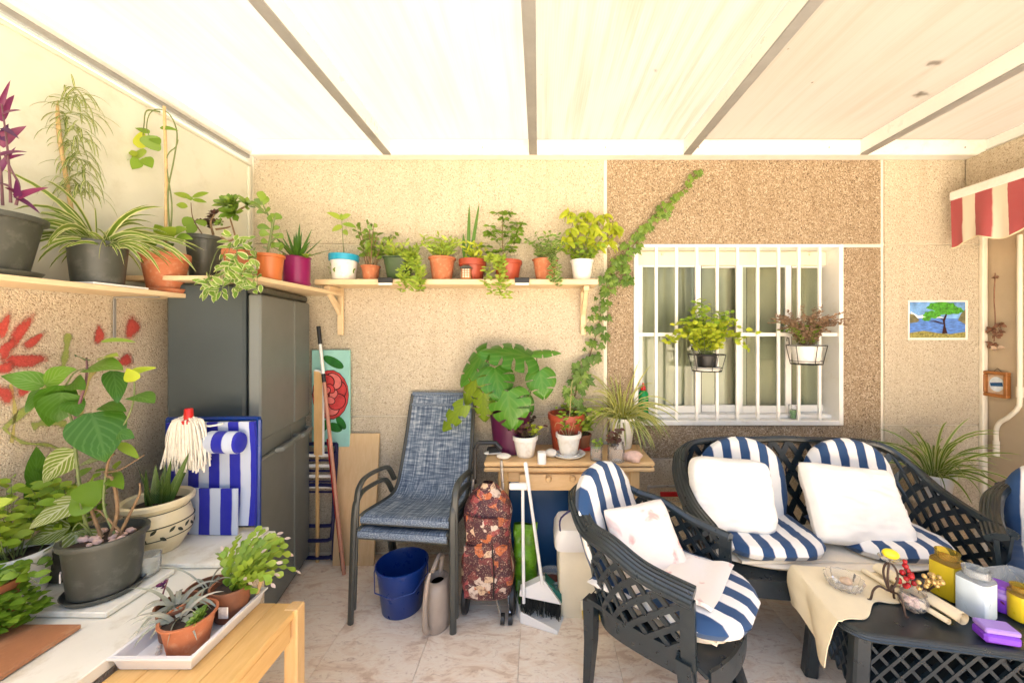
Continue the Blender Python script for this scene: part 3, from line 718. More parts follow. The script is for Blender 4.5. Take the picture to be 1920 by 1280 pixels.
for k in range(170):
    a = U(0, 6.283); rr = math.sqrt(rnd()) ; ex = math.cos(a) * .085 * rr - .006; ey = math.sin(a) * .035 * rr; L = U(.15, .215)
    q0 = top + V(math.cos(a) * .012, math.sin(a) * .010, U(-.005, .006)); q1 = top + V(ex * .75, ey * .9, .012 - .02 * rr + U(0, .012)); q2 = top + V(ex * 1.05, ey, -L * .5); q3 = top + V(ex * 1.12 + U(-.012, .012), ey + U(-.01, .01), -L)
    m.tube(cat_curve([q0, q1, q2, q3], 4), .0034, 5)
m.build('strands', M['cotton'], mo, kind='stuff')
MB().lathe([(.0, .048), (.013, .048), (.015, .044), (.017, .004), (.030, -.002), (.030, -.014), (.0, -.014)], 16, top + V(.004, 0, .008)).build('socket', M['red_tube'], mo)
# ---------------------------------------------------------------- things in the gap beside the fridge
pb = T('timber_board', 'plain beech board leaning on the back wall beside the fridge', 'board', (-1.19, 2.40, 0))
m = MB().bar((0, 0, .002), (0, .085, .826), .265, .018, (0, -1, 0), .002); m.build('panel', M['ply_z'], pb, False)
rp = T('rose_canvas', 'tall canvas painted with a red rose leaning behind the fridge', 'painting', (-1.375, 2.465, .74))
MB().box((0, .012, .32), (.25, .02, .64), .002).build('canvas', M['teal_canvas'], rp, False)
def flat(pts, lay, th=.0006): return MB().prism([(x, .0018 - lay * .0008, z) for (x, z) in pts], (0, -th, 0))
def petal(c, rx, rz, a, n=18):
    return [(c[0] + rx * math.cos(t) * math.cos(a) - rz * math.sin(t) * math.sin(a), c[1] + rx * math.cos(t) * math.sin(a) + rz * math.sin(t) * math.cos(a)) for t in [2 * math.pi * i / n for i in range(n)]]
lay = 1
for (c, rx, rz, a) in (((.02, .56), .075, .03, -.5), ((-.04, .14), .06, .025, .9), ((.03, .13), .05, .03, -.3), ((.07, .16), .05, .025, -1.0)):
    flat(petal(c, rx, rz, a), lay).build('painted_leaf', M['leaf_paint'], rp, False)
ros = [((.0, .345), .125, .165, 0, 'rose_line'), ((.0, .345), .119, .16, 0, 'rose_red')]
for k in range(7):
    a = k * .9 + .3; ros += [((.06 * math.cos(a), .35 + .09 * math.sin(a)), .062, .052, a + 1.2, 'rose_line'), ((.06 * math.cos(a), .35 + .09 * math.sin(a)), .056, .047, a + 1.2, ('rose_red', 'rose_pink')[k % 2])]
for k in range(5):
    a = k * 1.25; ros += [((.028 * math.cos(a), .35 + .04 * math.sin(a)), .036, .026, a + 1.0, 'rose_line'), ((.028 * math.cos(a), .35 + .04 * math.sin(a)), .031, .022, a + 1.0, ('rose_pink', 'rose_red')[k % 2])]
for i, (c, rx, rz, a, mt) in enumerate(ros):
    flat(petal(c, min(rx, .122), rz, a), lay + 1 + i).build('painted_petal', M[mt], rp, False)
ft = T('folded_table', 'folded wooden table with rounded pale edge beside the fridge', 'table', (-1.46, 2.425, .70))
m = MB(); pr = [(.0, 0), (.055, 0), (.055, .50), (.047, .53), (.03, .545), (0, .548)]
m.prism([(x, 0, z) for x, z in pr], (0, .012, 0)); m.build('top', M['beech_z'], ft, False)
MB().tube([(x + .003, .006, z) for x, z in pr[1:]], .007, 6).build('edge_band', M['white_alu'], ft)
MB().box((.02, .006, -.35), (.02, .016, .70), .002).build('leg', M['beech_z'], ft, False)
fch = T('folding_chair', 'folded navy tube chair with striped webbing leaning beside the fridge', 'folding chair', (-1.46, 2.40, 0))
for (z0, z1, y) in ((.02, .70, .03), (.22, .76, .045), (.14, .5, .015)):
    MB().tube(cat_curve([(-.12, y, z0 + .012), (.06, y, z0 + .012), (.105, y, z0 + .02), (.125, y, z0 + .06), (.128, y + .015, z1 - .05), (.10, y + .02, z1), (-.1, y + .02, z1)], 5), .012, 8).build('frame_tube', M['navy_tube'], fch)
for k in range(8): MB().box((-.0, .03, .46 + k * .034), (.23, .006, .019 if k % 2 else .012), .002).build('webbing_strap', M['cushion_white' if k % 2 else 'navy_tube'], fch, False)
def pole(name, label, a, b, segs, r=.011):
    a = Vector(a); b = Vector(b); t = T(name, label, 'pole', b)
    for (f0, f1, mt, k, nm) in segs: MB().tube([a.lerp(b, f0), a.lerp(b, (f0 + f1) / 2), a.lerp(b, f1)], r * k, 10).build(nm, M[mt], t, world=True)
    return t
pa, pb_ = W(597, 612, 2.44), TZ(645, 1076, .006)
t = pole('mop_pole', 'long copper coloured mop handle with black grip leaning by the fridge', pa, pb_, ((0, .075, 'black_plastic', 1.1, 'grip'), (.075, .2, 'white_alu', .9, 'upper_tube'), (.2, .235, 'black_plastic', 1.1, 'collar'), (.235, 1, 'copper_tube', 1.0, 'tube')))
pa, pb_ = W(616, 822, 2.40), TZ(644, 1068, .006)
pole('broom_pole', 'red broom handle with black end leaning against the beech board', pa, pb_, ((0, .86, 'red_tube', 1.1, 'tube'), (.86, 1, 'black_plastic', 1.25, 'end_cap')))
# ---------------------------------------------------------------- two stacked sling chairs
def rounded(pts, n=5): return cat_curve(pts, n)
def sling_chair(name, label, loc, rz):
    t = T(name, label, 'chair', loc, rz, 'stacked sling chairs')
    prof = [V(0, -.20, .472), V(0, -.17, .480), V(0, 0, .462), V(0, .10, .458), V(0, .155, .49), V(0, .20, .58), V(0, .28, .80), V(0, .345, 1.02)]
    cv = cat_curve(prof, 4); nseg = len(cv) - 1
    def fn(u, v):
        q = v * nseg; i = min(int(q), nseg - 1); p = cv[i].lerp(cv[i + 1], q - i); hw = .235 - .028 * v
        return V((u * 2 - 1) * hw, p.y, p.z - .014 * (1 - (2 * u - 1) ** 2) * math.sin(math.pi * min(1, v * 1.2)))
    MB().slab(fn, 10, nseg, .005).build('sling', M['sling_fabric'], t)
    MB().slab(lambda u, v: V((u * 2 - 1) * .237, -.205 - .006 * math.sin(3.14 * v), .474 - .03 * v), 6, 3, .006).build('sling_hem', M['sling_fabric'], t)
    for s in (-1, 1):
        MB().tube([V(s * (.240 - .028 * (i / nseg)), p.y, p.z) for i, p in enumerate(cv)], .011, 8).build('side_rail', M['olive_metal'], t)
        a = rounded([(s * .272, -.215, 0), (s * .268, -.205, .30), (s * .264, -.195, .56), (s * .262, -.165, .625), (s * .262, -.10, .645), (s * .262, .06, .63), (s * .262, .13, .60), (s * .255, .18, .52)])
        MB().tube(a, .017, 8, True, .75).build('arm', M['olive_metal'], t)
        MB().tube(rounded([(s * .25, .10, .44), (s * .258, .16, .2), (s * .265, .22, 0)]), .014, 8).build('rear_leg', M['olive_metal'], t)
    MB().bar((-.24, -.195, .447), (.24, -.195, .447), .022, .03, (0, 0, 1), .004).build('front_bar', M['olive_metal'], t, False)
    MB().tube([(-.21, .345, 1.022), (.21, .345, 1.022)], .0125, 8).build('top_bar', M['sling_fabric'], t)
    return t
sling_chair('sling_chair', 'lower grey-blue sling chair of the stack, standing on the floor', (-.672, 2.10, 0), -.112)
sling_chair('sling_chair', 'upper grey-blue sling chair of the stack, its back against the wall', (-.665, 2.115, .068), -.112)
# bucket, watering can
bk = T('bucket', 'blue plastic bucket under the stacked sling chairs', 'bucket', (-.745, 2.04, 0))
MB().lathe([(.0, .004), (.098, .0), (.104, .006), (.131, .235), (.138, .236), (.139, .248), (.133, .25), (.128, .235), (.101, .012), (0, .012)], 36).build('body', M['blue_plastic'], bk)
MB().tube([(-.137, 0, .242), (-.145, -.02, .20), (-.10, -.115, .155), (0, -.142, .14), (.10, -.115, .155), (.145, -.02, .20), (.137, 0, .242)], .003, 6).build('handle', M['blue_plastic'], bk)
wc = T('watering_can', 'taupe plastic watering can on the floor by the chair leg', 'watering can', (-.523, 1.93, 0))
MB().lathe([(0, .002), (.068, .0), (.074, .008), (.078, .06), (.077, .10), (.074, .16), (.068, .215), (.055, .232), (.042, .236), (.038, .225), (.036, .2), (0, .198)], 28, sx=.95, sy=1.25).build('body', M['taupe_plastic'], wc)
MB().lathe([(.001, .206), (.037, .206)], 20, sx=.95, sy=1.25).build('opening', M['black_plastic'], wc)
MB().tube(cat_curve([(-.02, -.092, .03), (-.028, -.115, .06), (-.03, -.118, .16), (-.022, -.11, .26), (-.012, -.09, .315)], 5), [.018 - .0005 * i for i in range(21)], 10).build('spout', M['taupe_plastic'], wc)
MB().tube(cat_curve([(0, .05, .225), (.005, .07, .30), (.0, .02, .33), (-.01, -.06, .30)], 5), .011, 8).build('handle', M['taupe_plastic'], wc)
# ---------------------------------------------------------------- shopping trolley
tr = T('shopping_trolley', 'wheeled shopping trolley with maroon food-print fabric bag', 'trolley', (-.265, 1.98, 0))
def bagf(u, v):
    a = 2 * math.pi * u; w = .125 + .012 * math.sin(v * 9) ; dp = .095
    k = 1 - .75 * max(0, (v - .72) / .28) ** 1.6; k *= 1 - .12 * max(0, .12 - v) / .12
    e = .6; x = math.copysign(abs(math.cos(a)) ** e, math.cos(a)) * w * k; y = math.copysign(abs(math.sin(a)) ** e, math.sin(a)) * dp * k
    p = V(x - .02 * max(0, v - .6), y + .03 * v, .135 + .56 * v)
    return p + V(0, 1, 0) * .02 * noise.noise(p * 9) + V(1, 0, 0) * .018 * noise.noise(p * 8 + V(5, 0, 0))
MB().grid(bagf, 40, 30).build('bag', M['bag_print'], tr)
MB().slab(lambda u, v: V(-.115 + .22 * u, -.068 - .018 * math.sin(3.14 * u) * math.sin(3.14 * v) - .008 * v, .14 + .27 * v), 10, 8, .012).build('front_pocket', M['bag_print'], tr)
MB().tube([(.035, -.094, .15), (.04, -.10, .28), (.03, -.095, .42)], .0035, 6).build('zip', M['black_plastic'], tr)
MB().slab(lambda u, v: V(-.1 + .16 * u, -.085 - .014 * math.sin(3.14 * u), .44 + .03 * math.sin(3.14 * u) * (1 - v) + .13 * v - .02 * u), 8, 6, .01).build('flap', M['bag_print'], tr)
m = MB()
for x in (-.105, .075): m.tube([(x, .075, .06), (x, .07, .55), (x * .8, .06, .80)], .008, 8)
m.tube([(-.112, -.01, .11), (.112, -.01, .11)], .008, 8); m.tube([(.03, .0, .13), (.075, -.06, .03)], .007, 6); m.tube([(-.105, .06, .16), (.0, -.04, .12)], .006, 6); m.tube([(.09, .03, .16), (.12, -.06, .03)], .006, 6); m.build('frame', M['steel'], tr)
MB().tube([(-.085, .06, .70), (-.084, .06, .86), (-.06, .06, .895), (.03, .06, .895), (.06, .06, .86)], .013, 8).build('grip', M['black_plastic'], tr)
for x in (-.125, .125):
    w = MB().lathe([(.018, -.014), (.078, -.014), (.084, -.009), (.084, .009), (.078, .014), (.018, .014)], 28, (x, .03, .084), M=Matrix.Rotation(math.pi / 2, 3, 'Y') @ Matrix.Rotation(.0, 3, 'X')).build('wheel', M['black_plastic'], tr)
    m = MB(); R3 = Matrix.Rotation(math.pi / 2, 3, 'Y')
    m.lathe([(.0, -.018), (.02, -.018), (.02, .018), (0, .018)], 12, (x, .03, .084), M=R3)
    for k in range(5):
        a = k * 1.2566; m.bar((x, .03, .084), (x, .03 + .06 * math.cos(a), .084 + .06 * math.sin(a)), .033, .012, (1, 0, 0))
    m.build('rim', M['olive_metal'], w)
for k, x in enumerate((.08, .12)): MB().lathe([(0, -.01), (.026, -.01), (.026, .01), (0, .01)], 16, (x, -.06, .026), M=Matrix.Rotation(math.pi / 2, 3, 'Y')).build('caster', M['black_plastic'], tr)
# ---------------------------------------------------------------- side table against the back wall
tb = T('side_table', 'beech fold-out table against the back wall crowded with plants', 'table', (.177, 2.32, 0))
TBZ = .75
MB().box((0, 0, TBZ - .013), (.985, .345, .026), .006).build('top', M['beech'], tb, False)
MB().box((0, 0, TBZ - .045), (.985, .345, .024), .006).build('lower_top', M['beech'], tb, False)
MB().box((0, .0, TBZ - .095), (.80, .26, .07), .003).build('apron', M['beech'], tb, False)
dr = MB().box((.02, -.14, TBZ - .125), (.62, .02, .095), .004).build('drawer', M['beech'], tb, False)
for x in (-.12, .02): MB().lathe([(0, 0), (.02, 0), (.02, .006), (.012, .02), (0, .02)], 14, (x, -.15, TBZ - .10), M=Matrix.Rotation(math.pi / 2, 3, 'X')).build('knob', M['beech'], dr)
for sx in (-1, 1):
    for sy in (-1, 1):
        MB().box((sx * .385, sy * .12, (TBZ - .058) / 2), (.06, .045, TBZ - .058), .006).build('leg', M['beech_z'], tb, False)
cp = T('camping_table', 'blue folded panel with pale metal edge under the side table', 'folded table', (.0, 2.33, 0))
MB().bar((0, .0, .006), (0, .08, .56), .38, .035, (0, -1, 0), .006).build('panel', M['blue_panel'], cp, False)
MB().tube([(-.19, .078, .565), (.19, .078, .545)], .006, 6).build('edge', M['white_alu'], cp)
gb = T('soil_bag', 'bright green plastic soil bag behind the broom', 'bag', (-.075, 2.10, 0))
def gbf(u, v):
    a = 2 * math.pi * u; k = (1 - .8 * max(0, (v - .8) / .2) ** 2) * (1 - .2 * max(0, .1 - v) / .1); p = V(.065 * math.copysign(abs(math.cos(a)) ** .7, math.cos(a)), .055 * k * math.copysign(abs(math.sin(a)) ** .7, math.sin(a)), .005 + .42 * v)
    return p + V(0, 1, 0) * .035 * noise.noise(p * 17) + V(1, 0, 0) * .012 * noise.noise(p * 11)
MB().grid(gbf, 28, 20).build('sack', M['green_bag'], gb)
jg = T('measuring_jug', 'clear plastic jug of dark brown liquid on the floor by the bin', 'jug', (.07, 2.06, 0))
MB().lathe([(0, .003), (.058, .002), (.062, .01), (.070, .155), (.078, .16), (.078, .166), (.069, .165), (.066, .155), (.058, .012), (0, .01)], 24).build('vessel', M['clear_plastic'], jg)
MB().lathe([(0, .012), (.056, .012), (.063, .125), (0, .125)], 24).build('liquid', M['brew'], jg)
MB().bar((.022, -.084, .155), (.024, -.088, .045), .016, .012, (0, -1, 0), .003).build('handle', M['clear_plastic'], jg, False)
bi = T('pedal_bin', 'white pedal bin with yellow pedal beside the armchair', 'bin', (.225, 2.06, 0))
MB().lathe([(.112, .0), (.118, .01), (.126, .36), (.0, .362)], 48, sq=9, sx=1, sy=.9).build('body', M['cream_plastic'], bi)
MB().lathe([(.0, .36), (.138, .358), (.142, .37), (.138, .425), (.120, .462), (.06, .474), (0, .475)], 48, sq=8, sx=1, sy=.9).build('lid', M['white_plastic'], bi)
MB().box((.06, -.135, .045), (.12, .05, .03), .006).build('pedal', M['yellow_plastic'], bi, False)
MB().box((.06, -.118, .08), (.135, .012, .05), .003).build('pedal_housing', M['cream_plastic'], bi, False)
# broom and dustpan
br = T('broom', 'white hand broom with black bristles standing in the dustpan', 'broom', TZ(1015, 1160, 0))
a, b = W(985, 866, 2.02), W(1017, 1096, 1.94)
MB().tube([a.lerp(b, .2), b], .0085, 8).build('pole', M['white_alu'], br, world=True)
MB().tube([a, a.lerp(b, .02), a.lerp(b, .12), a.lerp(b, .24)], [.008, .012, .011, .010], 10).build('grip', M['white_plastic'], br, world=True)
h0 = W(1016, 1094, 1.945)
m = MB().prism([h0 + V(-.012, 0, .015), h0 + V(.014, 0, .015), W(1052, 1133, 1.93), W(974, 1117, 1.95), W(975, 1106, 1.95)], (0, .045, 0)); m.build('head', M['white_plastic'], br, False, world=True)
m = MB().prism([h0 + V(.018, .0, .01), W(1053, 1118, 1.94), W(1054, 1134, 1.94), h0 + V(.02, 0, -.03)], (0, .06, 0)); m.xf(Matrix.Translation((0, .012, .002))); m.build('green_cap', M['teal_plastic'], br, False, world=True)
m = MB()
e0, e1 = W(976, 1118, 1.955), W(1052, 1134, 1.935)
for k in range(150):
    f = rnd(); q = e0.lerp(e1, f) + V(0, U(.0, .05), 0); m.tube([q, q + V(U(-.004, .006), -.012 + U(-.012, .008), -.068 + U(-.006, .006))], .0022, 4)
m.build('bristles', M['bristle'], br, world=True, kind='stuff')
dp = T('dustpan', 'white long-handled dustpan standing on the floor below the broom', 'dustpan', TZ(1005, 1185, 0))
a, b = W(980, 912, 2.02), W(982, 1130, 1.93)
MB().tube([a, b], .0085, 8).build('pole', M['white_alu'], dp, world=True)
MB().box(W(972, 911, 2.02), (.10, .03, .035), .01).build('handle_clip', M['white_plastic'], dp, False, world=True)
q = [TZ(968, 1150, .002), TZ(976, 1168, .002), TZ(1045, 1190, .002), TZ(1056, 1160, .002), TZ(1040, 1128, .002), TZ(975, 1122, .002)]
MB().prism(q, (0, 0, .004)).build('floor_plate', M['white_plastic'], dp, False, world=True)
def wallstrip(p0, p1, h0_, h1_): return MB().prism([p0, p1, p1 + V(0, 0, h1_), p0 + V(0, 0, h0_)], V(0, .004, 0))
m = MB()
for (i, j, hh0, hh1) in ((1, 2, .06, .022), (0, 1, .085, .06), (5, 0, .10, .085), (4, 5, .055, .10), (3, 4, .02, .055)):
    s_ = wallstrip(q[i], q[j], hh0, hh1); m.add(s_.v, s_.f)
m.build('side_wall', M['white_plastic'], dp, False, world=True)
# ---------------------------------------------------------------- plant makers
def pot(t, r, h, mat, taper=.74, rim=.16, soil=True, sx=1.0, sy=1.0, sq=0.0, saucer=None, z0=0.0, c=(0, 0), rimout=1.05, n=30):
    cz = z0 + (.012 if saucer else 0)
    pr = [(0, cz + .001), (r * taper * .94, cz), (r * taper, cz + .004), (r * .955, cz + h * (1 - rim)), (r * rimout, cz + h * (1 - rim) + .002), (r * rimout * 1.01, cz + h - .004), (r * rimout, cz + h), (r * .95, cz + h), (r * .93, cz + h * .86), (r * .9, cz + h * .8)]
    o = MB().lathe(pr, n, (c[0], c[1], 0), sx, sy, sq).build('pot', M[mat], t)
    if soil: MB().lathe([(.001, cz + h * .87), (r * .5, cz + h * .875), (r * .935, cz + h * .85)], n, (c[0], c[1], 0), sx, sy, sq).build('soil', M['soil'], t)
    if saucer:
        MB().lathe([(0, z0 + .001), (r * .88, z0), (r * .98, z0 + .018), (r * .95, z0 + .019), (r * .86, z0 + .006), (0, z0 + .007)], n, (c[0], c[1], 0), sx, sy, sq).build('saucer', M[saucer], t)
    return cz + h * .87
def camup(p, k=.5):
    d = (V(0, 0, EYE + .3) - Vector(p)).normalized(); return d + V(U(-k, k), U(-k, k), U(-.1, k) + .25)
def dirv(az, el): return V(math.cos(az) * math.cos(el), math.sin(az) * math.cos(el), math.sin(el))
def stemplant(t, z, n, h, spread, nl, L, Wd, mat, shape='oval', stem='green_stem', r0=.03, bend=.6, el=.5, start=.25, ns=4, sr=.0025, droop=0.0, c=(0, 0), jit=.3, top=0, lean=(0, 0), cup=.15, whorl=1, yk=1.0, name='foliage'):
    sm_, fl = MB(), MB()
    for k in range(n):
        az = U(0, 6.283); hh = h * U(.65, 1.0); sp = spread * math.sqrt(rnd())
        b = V(c[0] + math.cos(az) * r0 * rnd(), c[1] + math.sin(az) * r0 * rnd() * yk, z - .004)
        p2 = b + V(math.cos(az) * sp * .45 + lean[0] * .4, (math.sin(az) * sp * .45 + lean[1] * .4) * yk, hh * .6); p3 = b + V(math.cos(az) * sp + lean[0] + U(-.01, .01), (math.sin(az) * sp + lean[1]) * yk, hh - droop * sp)
        cv = cat_curve([b, b.lerp(p2, .5) + V(U(-1, 1), U(-1, 1), 0) * .006, p2, p3], 4)
        sm_.tube(cv, [sr * (1 - .6 * i / (len(cv) - 1)) for i in range(len(cv))], 5)
        ph = U(0, 6.28)
        for i in range(nl):
            f = start + (1 - start) * (i + 1) / nl; q = f * (len(cv) - 1); ii = min(int(q), len(cv) - 2); p = cv[ii].lerp(cv[ii + 1], q - ii)
            for w_ in range(whorl):
                a2 = ph + i * 2.4 + w_ * 6.283 / whorl + U(-jit, jit); e2 = el + U(-jit, jit)
                if top and i == nl - 1: e2 = el + .7
                fl.leaf(p, dirv(a2, e2), camup(t.location, .8), L * U(.7, 1.15), Wd * U(.75, 1.15), shape, ns, bend, cup)
    sm_.build('stems', M[stem], t, kind='stuff'); return fl.build(name, M[mat], t, kind='stuff')
def straps(t, z, n, L, Wd, mat, bend=1.6, el=(.7, 1.4), c=(0, 0), r0=.02, shape='strap', ns=9, cup=.35, azr=(0, 6.283), sep=False, name='foliage', yk=1.0, wd_j=.3):
    fl = MB()
    for k in range(n):
        az = U(*azr); e = U(*el); m = MB() if sep else fl
        d = dirv(az, e); d.y *= yk
        m.leaf((c[0] + math.cos(az) * r0 * rnd(), c[1] + math.sin(az) * r0 * rnd() * yk, z - .004), d, camup(t.location, .7), U(*L), Wd * U(1 - wd_j, 1), shape, ns, bend * U(.6, 1.2), cup)
        if sep: m.build('leaf', M[mat], t)
    if not sep: fl.build(name, M[mat], t, kind='stuff')
def rosette(m, c, r, n, mat=None, tilt=.5, nrm=V(0, -.4, 1), Wk=.45, rows=3):
    nrm = nrm.normalized(); x = nrm.cross(V(0, 1, .2)).normalized(); y = nrm.cross(x)
    for k in range(n):
        f = k / n; az = k * 2.4; e = .15 + 1.1 * f; rr = r * (1 - .55 * f)
        d = (x * math.cos(az) + y * math.sin(az)) * math.cos(e) + nrm * math.sin(e)
        m.leaf(c, d, nrm, rr, rr * Wk, 'obov', 4, -.1, .3)
def pl(name, label, loc, group=None, cat='potted plant'): return T(name, label, cat, loc, 0, group)
def pxl(t, Y, a, b, wpx, mat, shape='heart', dy=(0, 0), up=None, bend=.25, cup=.12, ns=8, name='leaf', wav=.01):
    A = W(a[0], a[1], Y + dy[0]); B = W(b[0], b[1], Y + dy[1]); d = B - A; L = d.length; d2 = (d.normalized() + V(0, 0, bend * .45)).normalized(); up = camup(A, .3)
    m = MB().leaf(A, d2, up, L, wpx * Y / F, shape, ns, bend, cup, wav=wav); return m.build(name, M[mat], t, world=True)
def pstem(t, Y, pts, r, mat='green_stem', dys=None, n=6, name='stem'):
    P_ = [W(p[0], p[1], Y + (dys[i] if dys else 0)) for i, p in enumerate(pts)]; cv = cat_curve(P_, 5)
    rr = [r * (1 - .5 * i / (len(cv) - 1)) for i in range(len(cv))]
    return MB().tube(cv, rr, n).build(name, M[mat], t, world=True)
# ---------------------------------------------------------------- left shelf plants
SZ = 1.681
t = pl('tradescantia_pot', 'purple-leaved spiderwort in dark pot at the far left of the shelf', (-1.80, 1.21, SZ)); z = pot(t, .125, .19, 'dark_pot', .72, .10, saucer='dark_pot')
MB().tube([(.04, -.02, z), (.035, -.02, z + .30)], .005, 6).build('stake', M['bamboo'], t)
Y0 = 1.21
for pts in ([(20, 380), (18, 330), (12, 260), (2, 190)], [(30, 385), (36, 350), (22, 320), (8, 290)], [(5, 385), (0, 300), (-12, 220)]): pstem(t, Y0, pts, .004, 'purple_stem')
for (a, b, w) in (((-5, 225), (27, 178), 20), ((0, 200), (20, 150), 9), ((-6, 270), (50, 236), 24), ((0, 262), (16, 232), 14), ((5, 215), (40, 208), 9), ((-2, 292), (52, 286), 10), ((0, 320), (30, 275), 12), ((10, 300), (48, 290), 11), ((30, 372), (92, 352), 18), ((30, 370), (75, 402), 14), ((28, 360), (8, 352), 10), ((-4, 345), (24, 356), 14), ((34, 370), (30, 335), 12), ((5, 240), (36, 262), 12)):
    pxl(t, Y0, a, b, w, 'lf_purple', 'spear', (0, U(-.04, .03)), (0, -.6, .8), .35, .35, 6)
t = pl('spider_plant', 'large striped spider plant with bamboo stake in dark planter on left shelf', (-1.775, 1.505, SZ + .012)); z = pot(t, .088, .165, 'dark_pot', .82, .09, sx=1.0, sy=1.0)
MB().box((0, 0, -.008), (.20, .20, .008), .003).build('drip_tray', M['white_plastic'], t, False)
MB().tube([W(135, 400, 1.52) - t.location, W(112, 260, 1.5) - t.location, W(99, 132, 1.5) - t.location], .007, 8).build('stake', M['bamboo'], t)
straps(t, z, 44, (.22, .36), .021, 'lf_spider', 2.3, (.5, 1.35)); straps(t, z, 40, (.10, .22), .015, 'lf_spider', 2.2, (.2, 1.2), c=(.06, -.02), name='side_foliage')
f = MB()
for k in range(190):
    py = U(165, 370); c = W(120 + (py - 150) * .08 + U(-8, 34), py, 1.5 + U(-.03, .03)); a = U(0, 6.28)
    f.leaf(c - t.location, dirv(a, U(-.2, .9)), (0, 0, 1), U(.05, .15), .0065, 'strap', 7, U(2.0, 4.5), .3)
for (a, b) in (((110, 190), (62, 170)), ((112, 198), (66, 196)), ((150, 210), (225, 235)), ((160, 215), (200, 240)), ((140, 165), (132, 140))):
    A, B = W(*a, 1.5), W(*b, 1.5); f.leaf(A - t.location, B - A + V(0, 0, .05), (0, -.3, 1), (B - A).length * 1.1, .007, 'strap', 8, .9, .3)
f.build('plantlets', M['lf_spider_in'], t, kind='stuff')
t = pl('pothos_pot', 'pothos in terracotta pot with tall bamboo stake at shelf end', (-1.755, 1.755, SZ)); z = pot(t, .087, .172, 'terracotta', .72, .20, saucer='terracotta')
Y0 = 1.755
MB().tube([V(.0, 0, z), W(312, 330, Y0) - t.location, W(308, 200, Y0) - t.location], .006, 8).build('stake', M['bamboo'], t)
for pts in ([(318, 430), (315, 360), (326, 300), (332, 250), (318, 215), (295, 205), (280, 215), (275, 240), (282, 260)], [(320, 432), (322, 380), (312, 300), (330, 275), (334, 262)], [(300, 210), (275, 208), (270, 235), (268, 255)]): pstem(t, Y0, pts, .0035, 'green_stem')
for (a, b, w) in (((240, 300), (198, 302), 13), ((275, 285), (236, 308), 22), ((278, 278), (295, 255), 30), ((262, 278), (268, 245), 20), ((270, 296), (285, 316), 22), ((255, 292), (240, 282), 12), ((280, 250), (252, 240), 12), ((300, 240), (335, 246), 8), ((285, 258), (300, 272), 18), ((262, 300), (248, 318), 20), ((235, 290), (208, 282), 9)):
    pxl(t, Y0, a, b, w, random.choice(('lf_light', 'lf_lime', 'lf_green')), 'heart', (0, U(-.03, .03)), bend=.4)
for (a, b, w) in (((290, 462), (252, 430), 24), ((292, 462), (302, 480), 30), ((300, 450), (330, 425), 26), ((310, 452), (345, 460), 22), ((320, 440), (352, 430), 20), ((285, 448), (270, 470), 20), ((305, 440), (290, 420), 20), ((330, 446), (362, 450), 16), ((300, 452), (262, 455), 18), ((312, 455), (318, 470), 18)):
    pxl(t, Y0, a, b, w, random.choice(('lf_green', 'lf_light', 'lf_varieg')), 'heart', (0, U(-.10, -.02)), (0, -.3, 1), .5)
# ---------------------------------------------------------------- plants on the fridge board
FZ = 1.758
t = pl('aeonium_pot', 'dark pot of rosette succulents on the fridge board', (-1.745, 1.95, FZ)); z = pot(t, .078, .225, 'dark_pot', .76, .10, saucer='dark_pot'); Y0 = 1.95
for pts in ([(400, 440), (395, 418), (402, 402)], [(415, 445), (428, 452), (440, 445), (436, 425), (428, 400)], [(405, 430), (420, 428), (432, 425)], [(380, 440), (362, 410), (358, 380)], [(440, 400), (455, 390), (464, 386)]): pstem(t, Y0, pts, .006 if pts[0][0] > 390 else .003, 'bark')
m = MB()
for (p, r, n, nv) in (((432, 385), .085, 26, V(.1, -.8, .7)), ((438, 400), .075, 22, V(.1, -.9, .3)), ((414, 419), .035, 12, V(0, -1, .4)), ((462, 385), .06, 12, V(.8, -.4, .6))): rosette(m, W(*p, Y0 - .02) - t.location, r, n, nrm=nv)
m.build('rosette', M['lf_jade'], t, kind='stuff')
m = MB()
for k in range(5): rosette(m, W(U(378, 415), U(398, 425), Y0 + U(-.03, .05)) - t.location, .05, 16, nrm=V(U(-.5, .5), -.6, .8))
m.build('dark_rosette', M['lf_dusk'], t, kind='stuff')
for (a, b, w) in (((358, 372), (325, 362), 12), ((360, 370), (392, 362), 10), ((360, 374), (388, 380), 9), ((358, 376), (350, 366), 10), ((352, 388), (330, 384), 14), ((360, 408), (345, 425), 18), ((372, 412), (384, 425), 16), ((366, 420), (352, 440), 16)): pxl(t, Y0, a, b, w, 'lf_light', 'oval', (0, U(-.03, .03)))
t = pl('trailing_pot', 'small terracotta pot with trailing variegated plant over the fridge side', (-1.435, 1.79, FZ)); z = pot(t, .064, .115, 'terracotta', .75, .2, saucer='terracotta'); Y0 = 1.79
for k in range(9):
    x1, y1 = U(395, 485), U(520, 556); pts = [(448 + U(-20, 20), 472), (448 + (x1 - 448) * .7, 468 + U(-12, 8)), (x1, 500), (x1 + U(-8, 8), y1)]
    dys = [0, -.06, -.13, -.135]; pstem(t, Y0, pts, .002, 'green_stem', dys)
fl = MB()
for k in range(150):
    px_, py_ = random.choice(((U(395, 490), U(495, 545)), (U(420, 480), U(440, 480)), (U(425, 485), U(480, 530)), (U(388, 420), U(515, 550))))
    a = U(0, 6.28); fl.leaf(W(px_, py_, Y0 - (.13 if py_ > 485 else U(0, .08))) - t.location, V(math.cos(a), -.5, math.sin(a) - .3), (0, -1, .6), U(.03, .055), U(.018, .03), 'oval', 5, .5)
fl.build('foliage', M['lf_varieg'], t, kind='stuff')
t = pl('jade_pot', 'orange plastic pot with upright jade plant on the fridge board', (-1.345, 1.865, FZ)); z = pot(t, .064, .125, 'orange_plastic', .8, .12); Y0 = 1.865
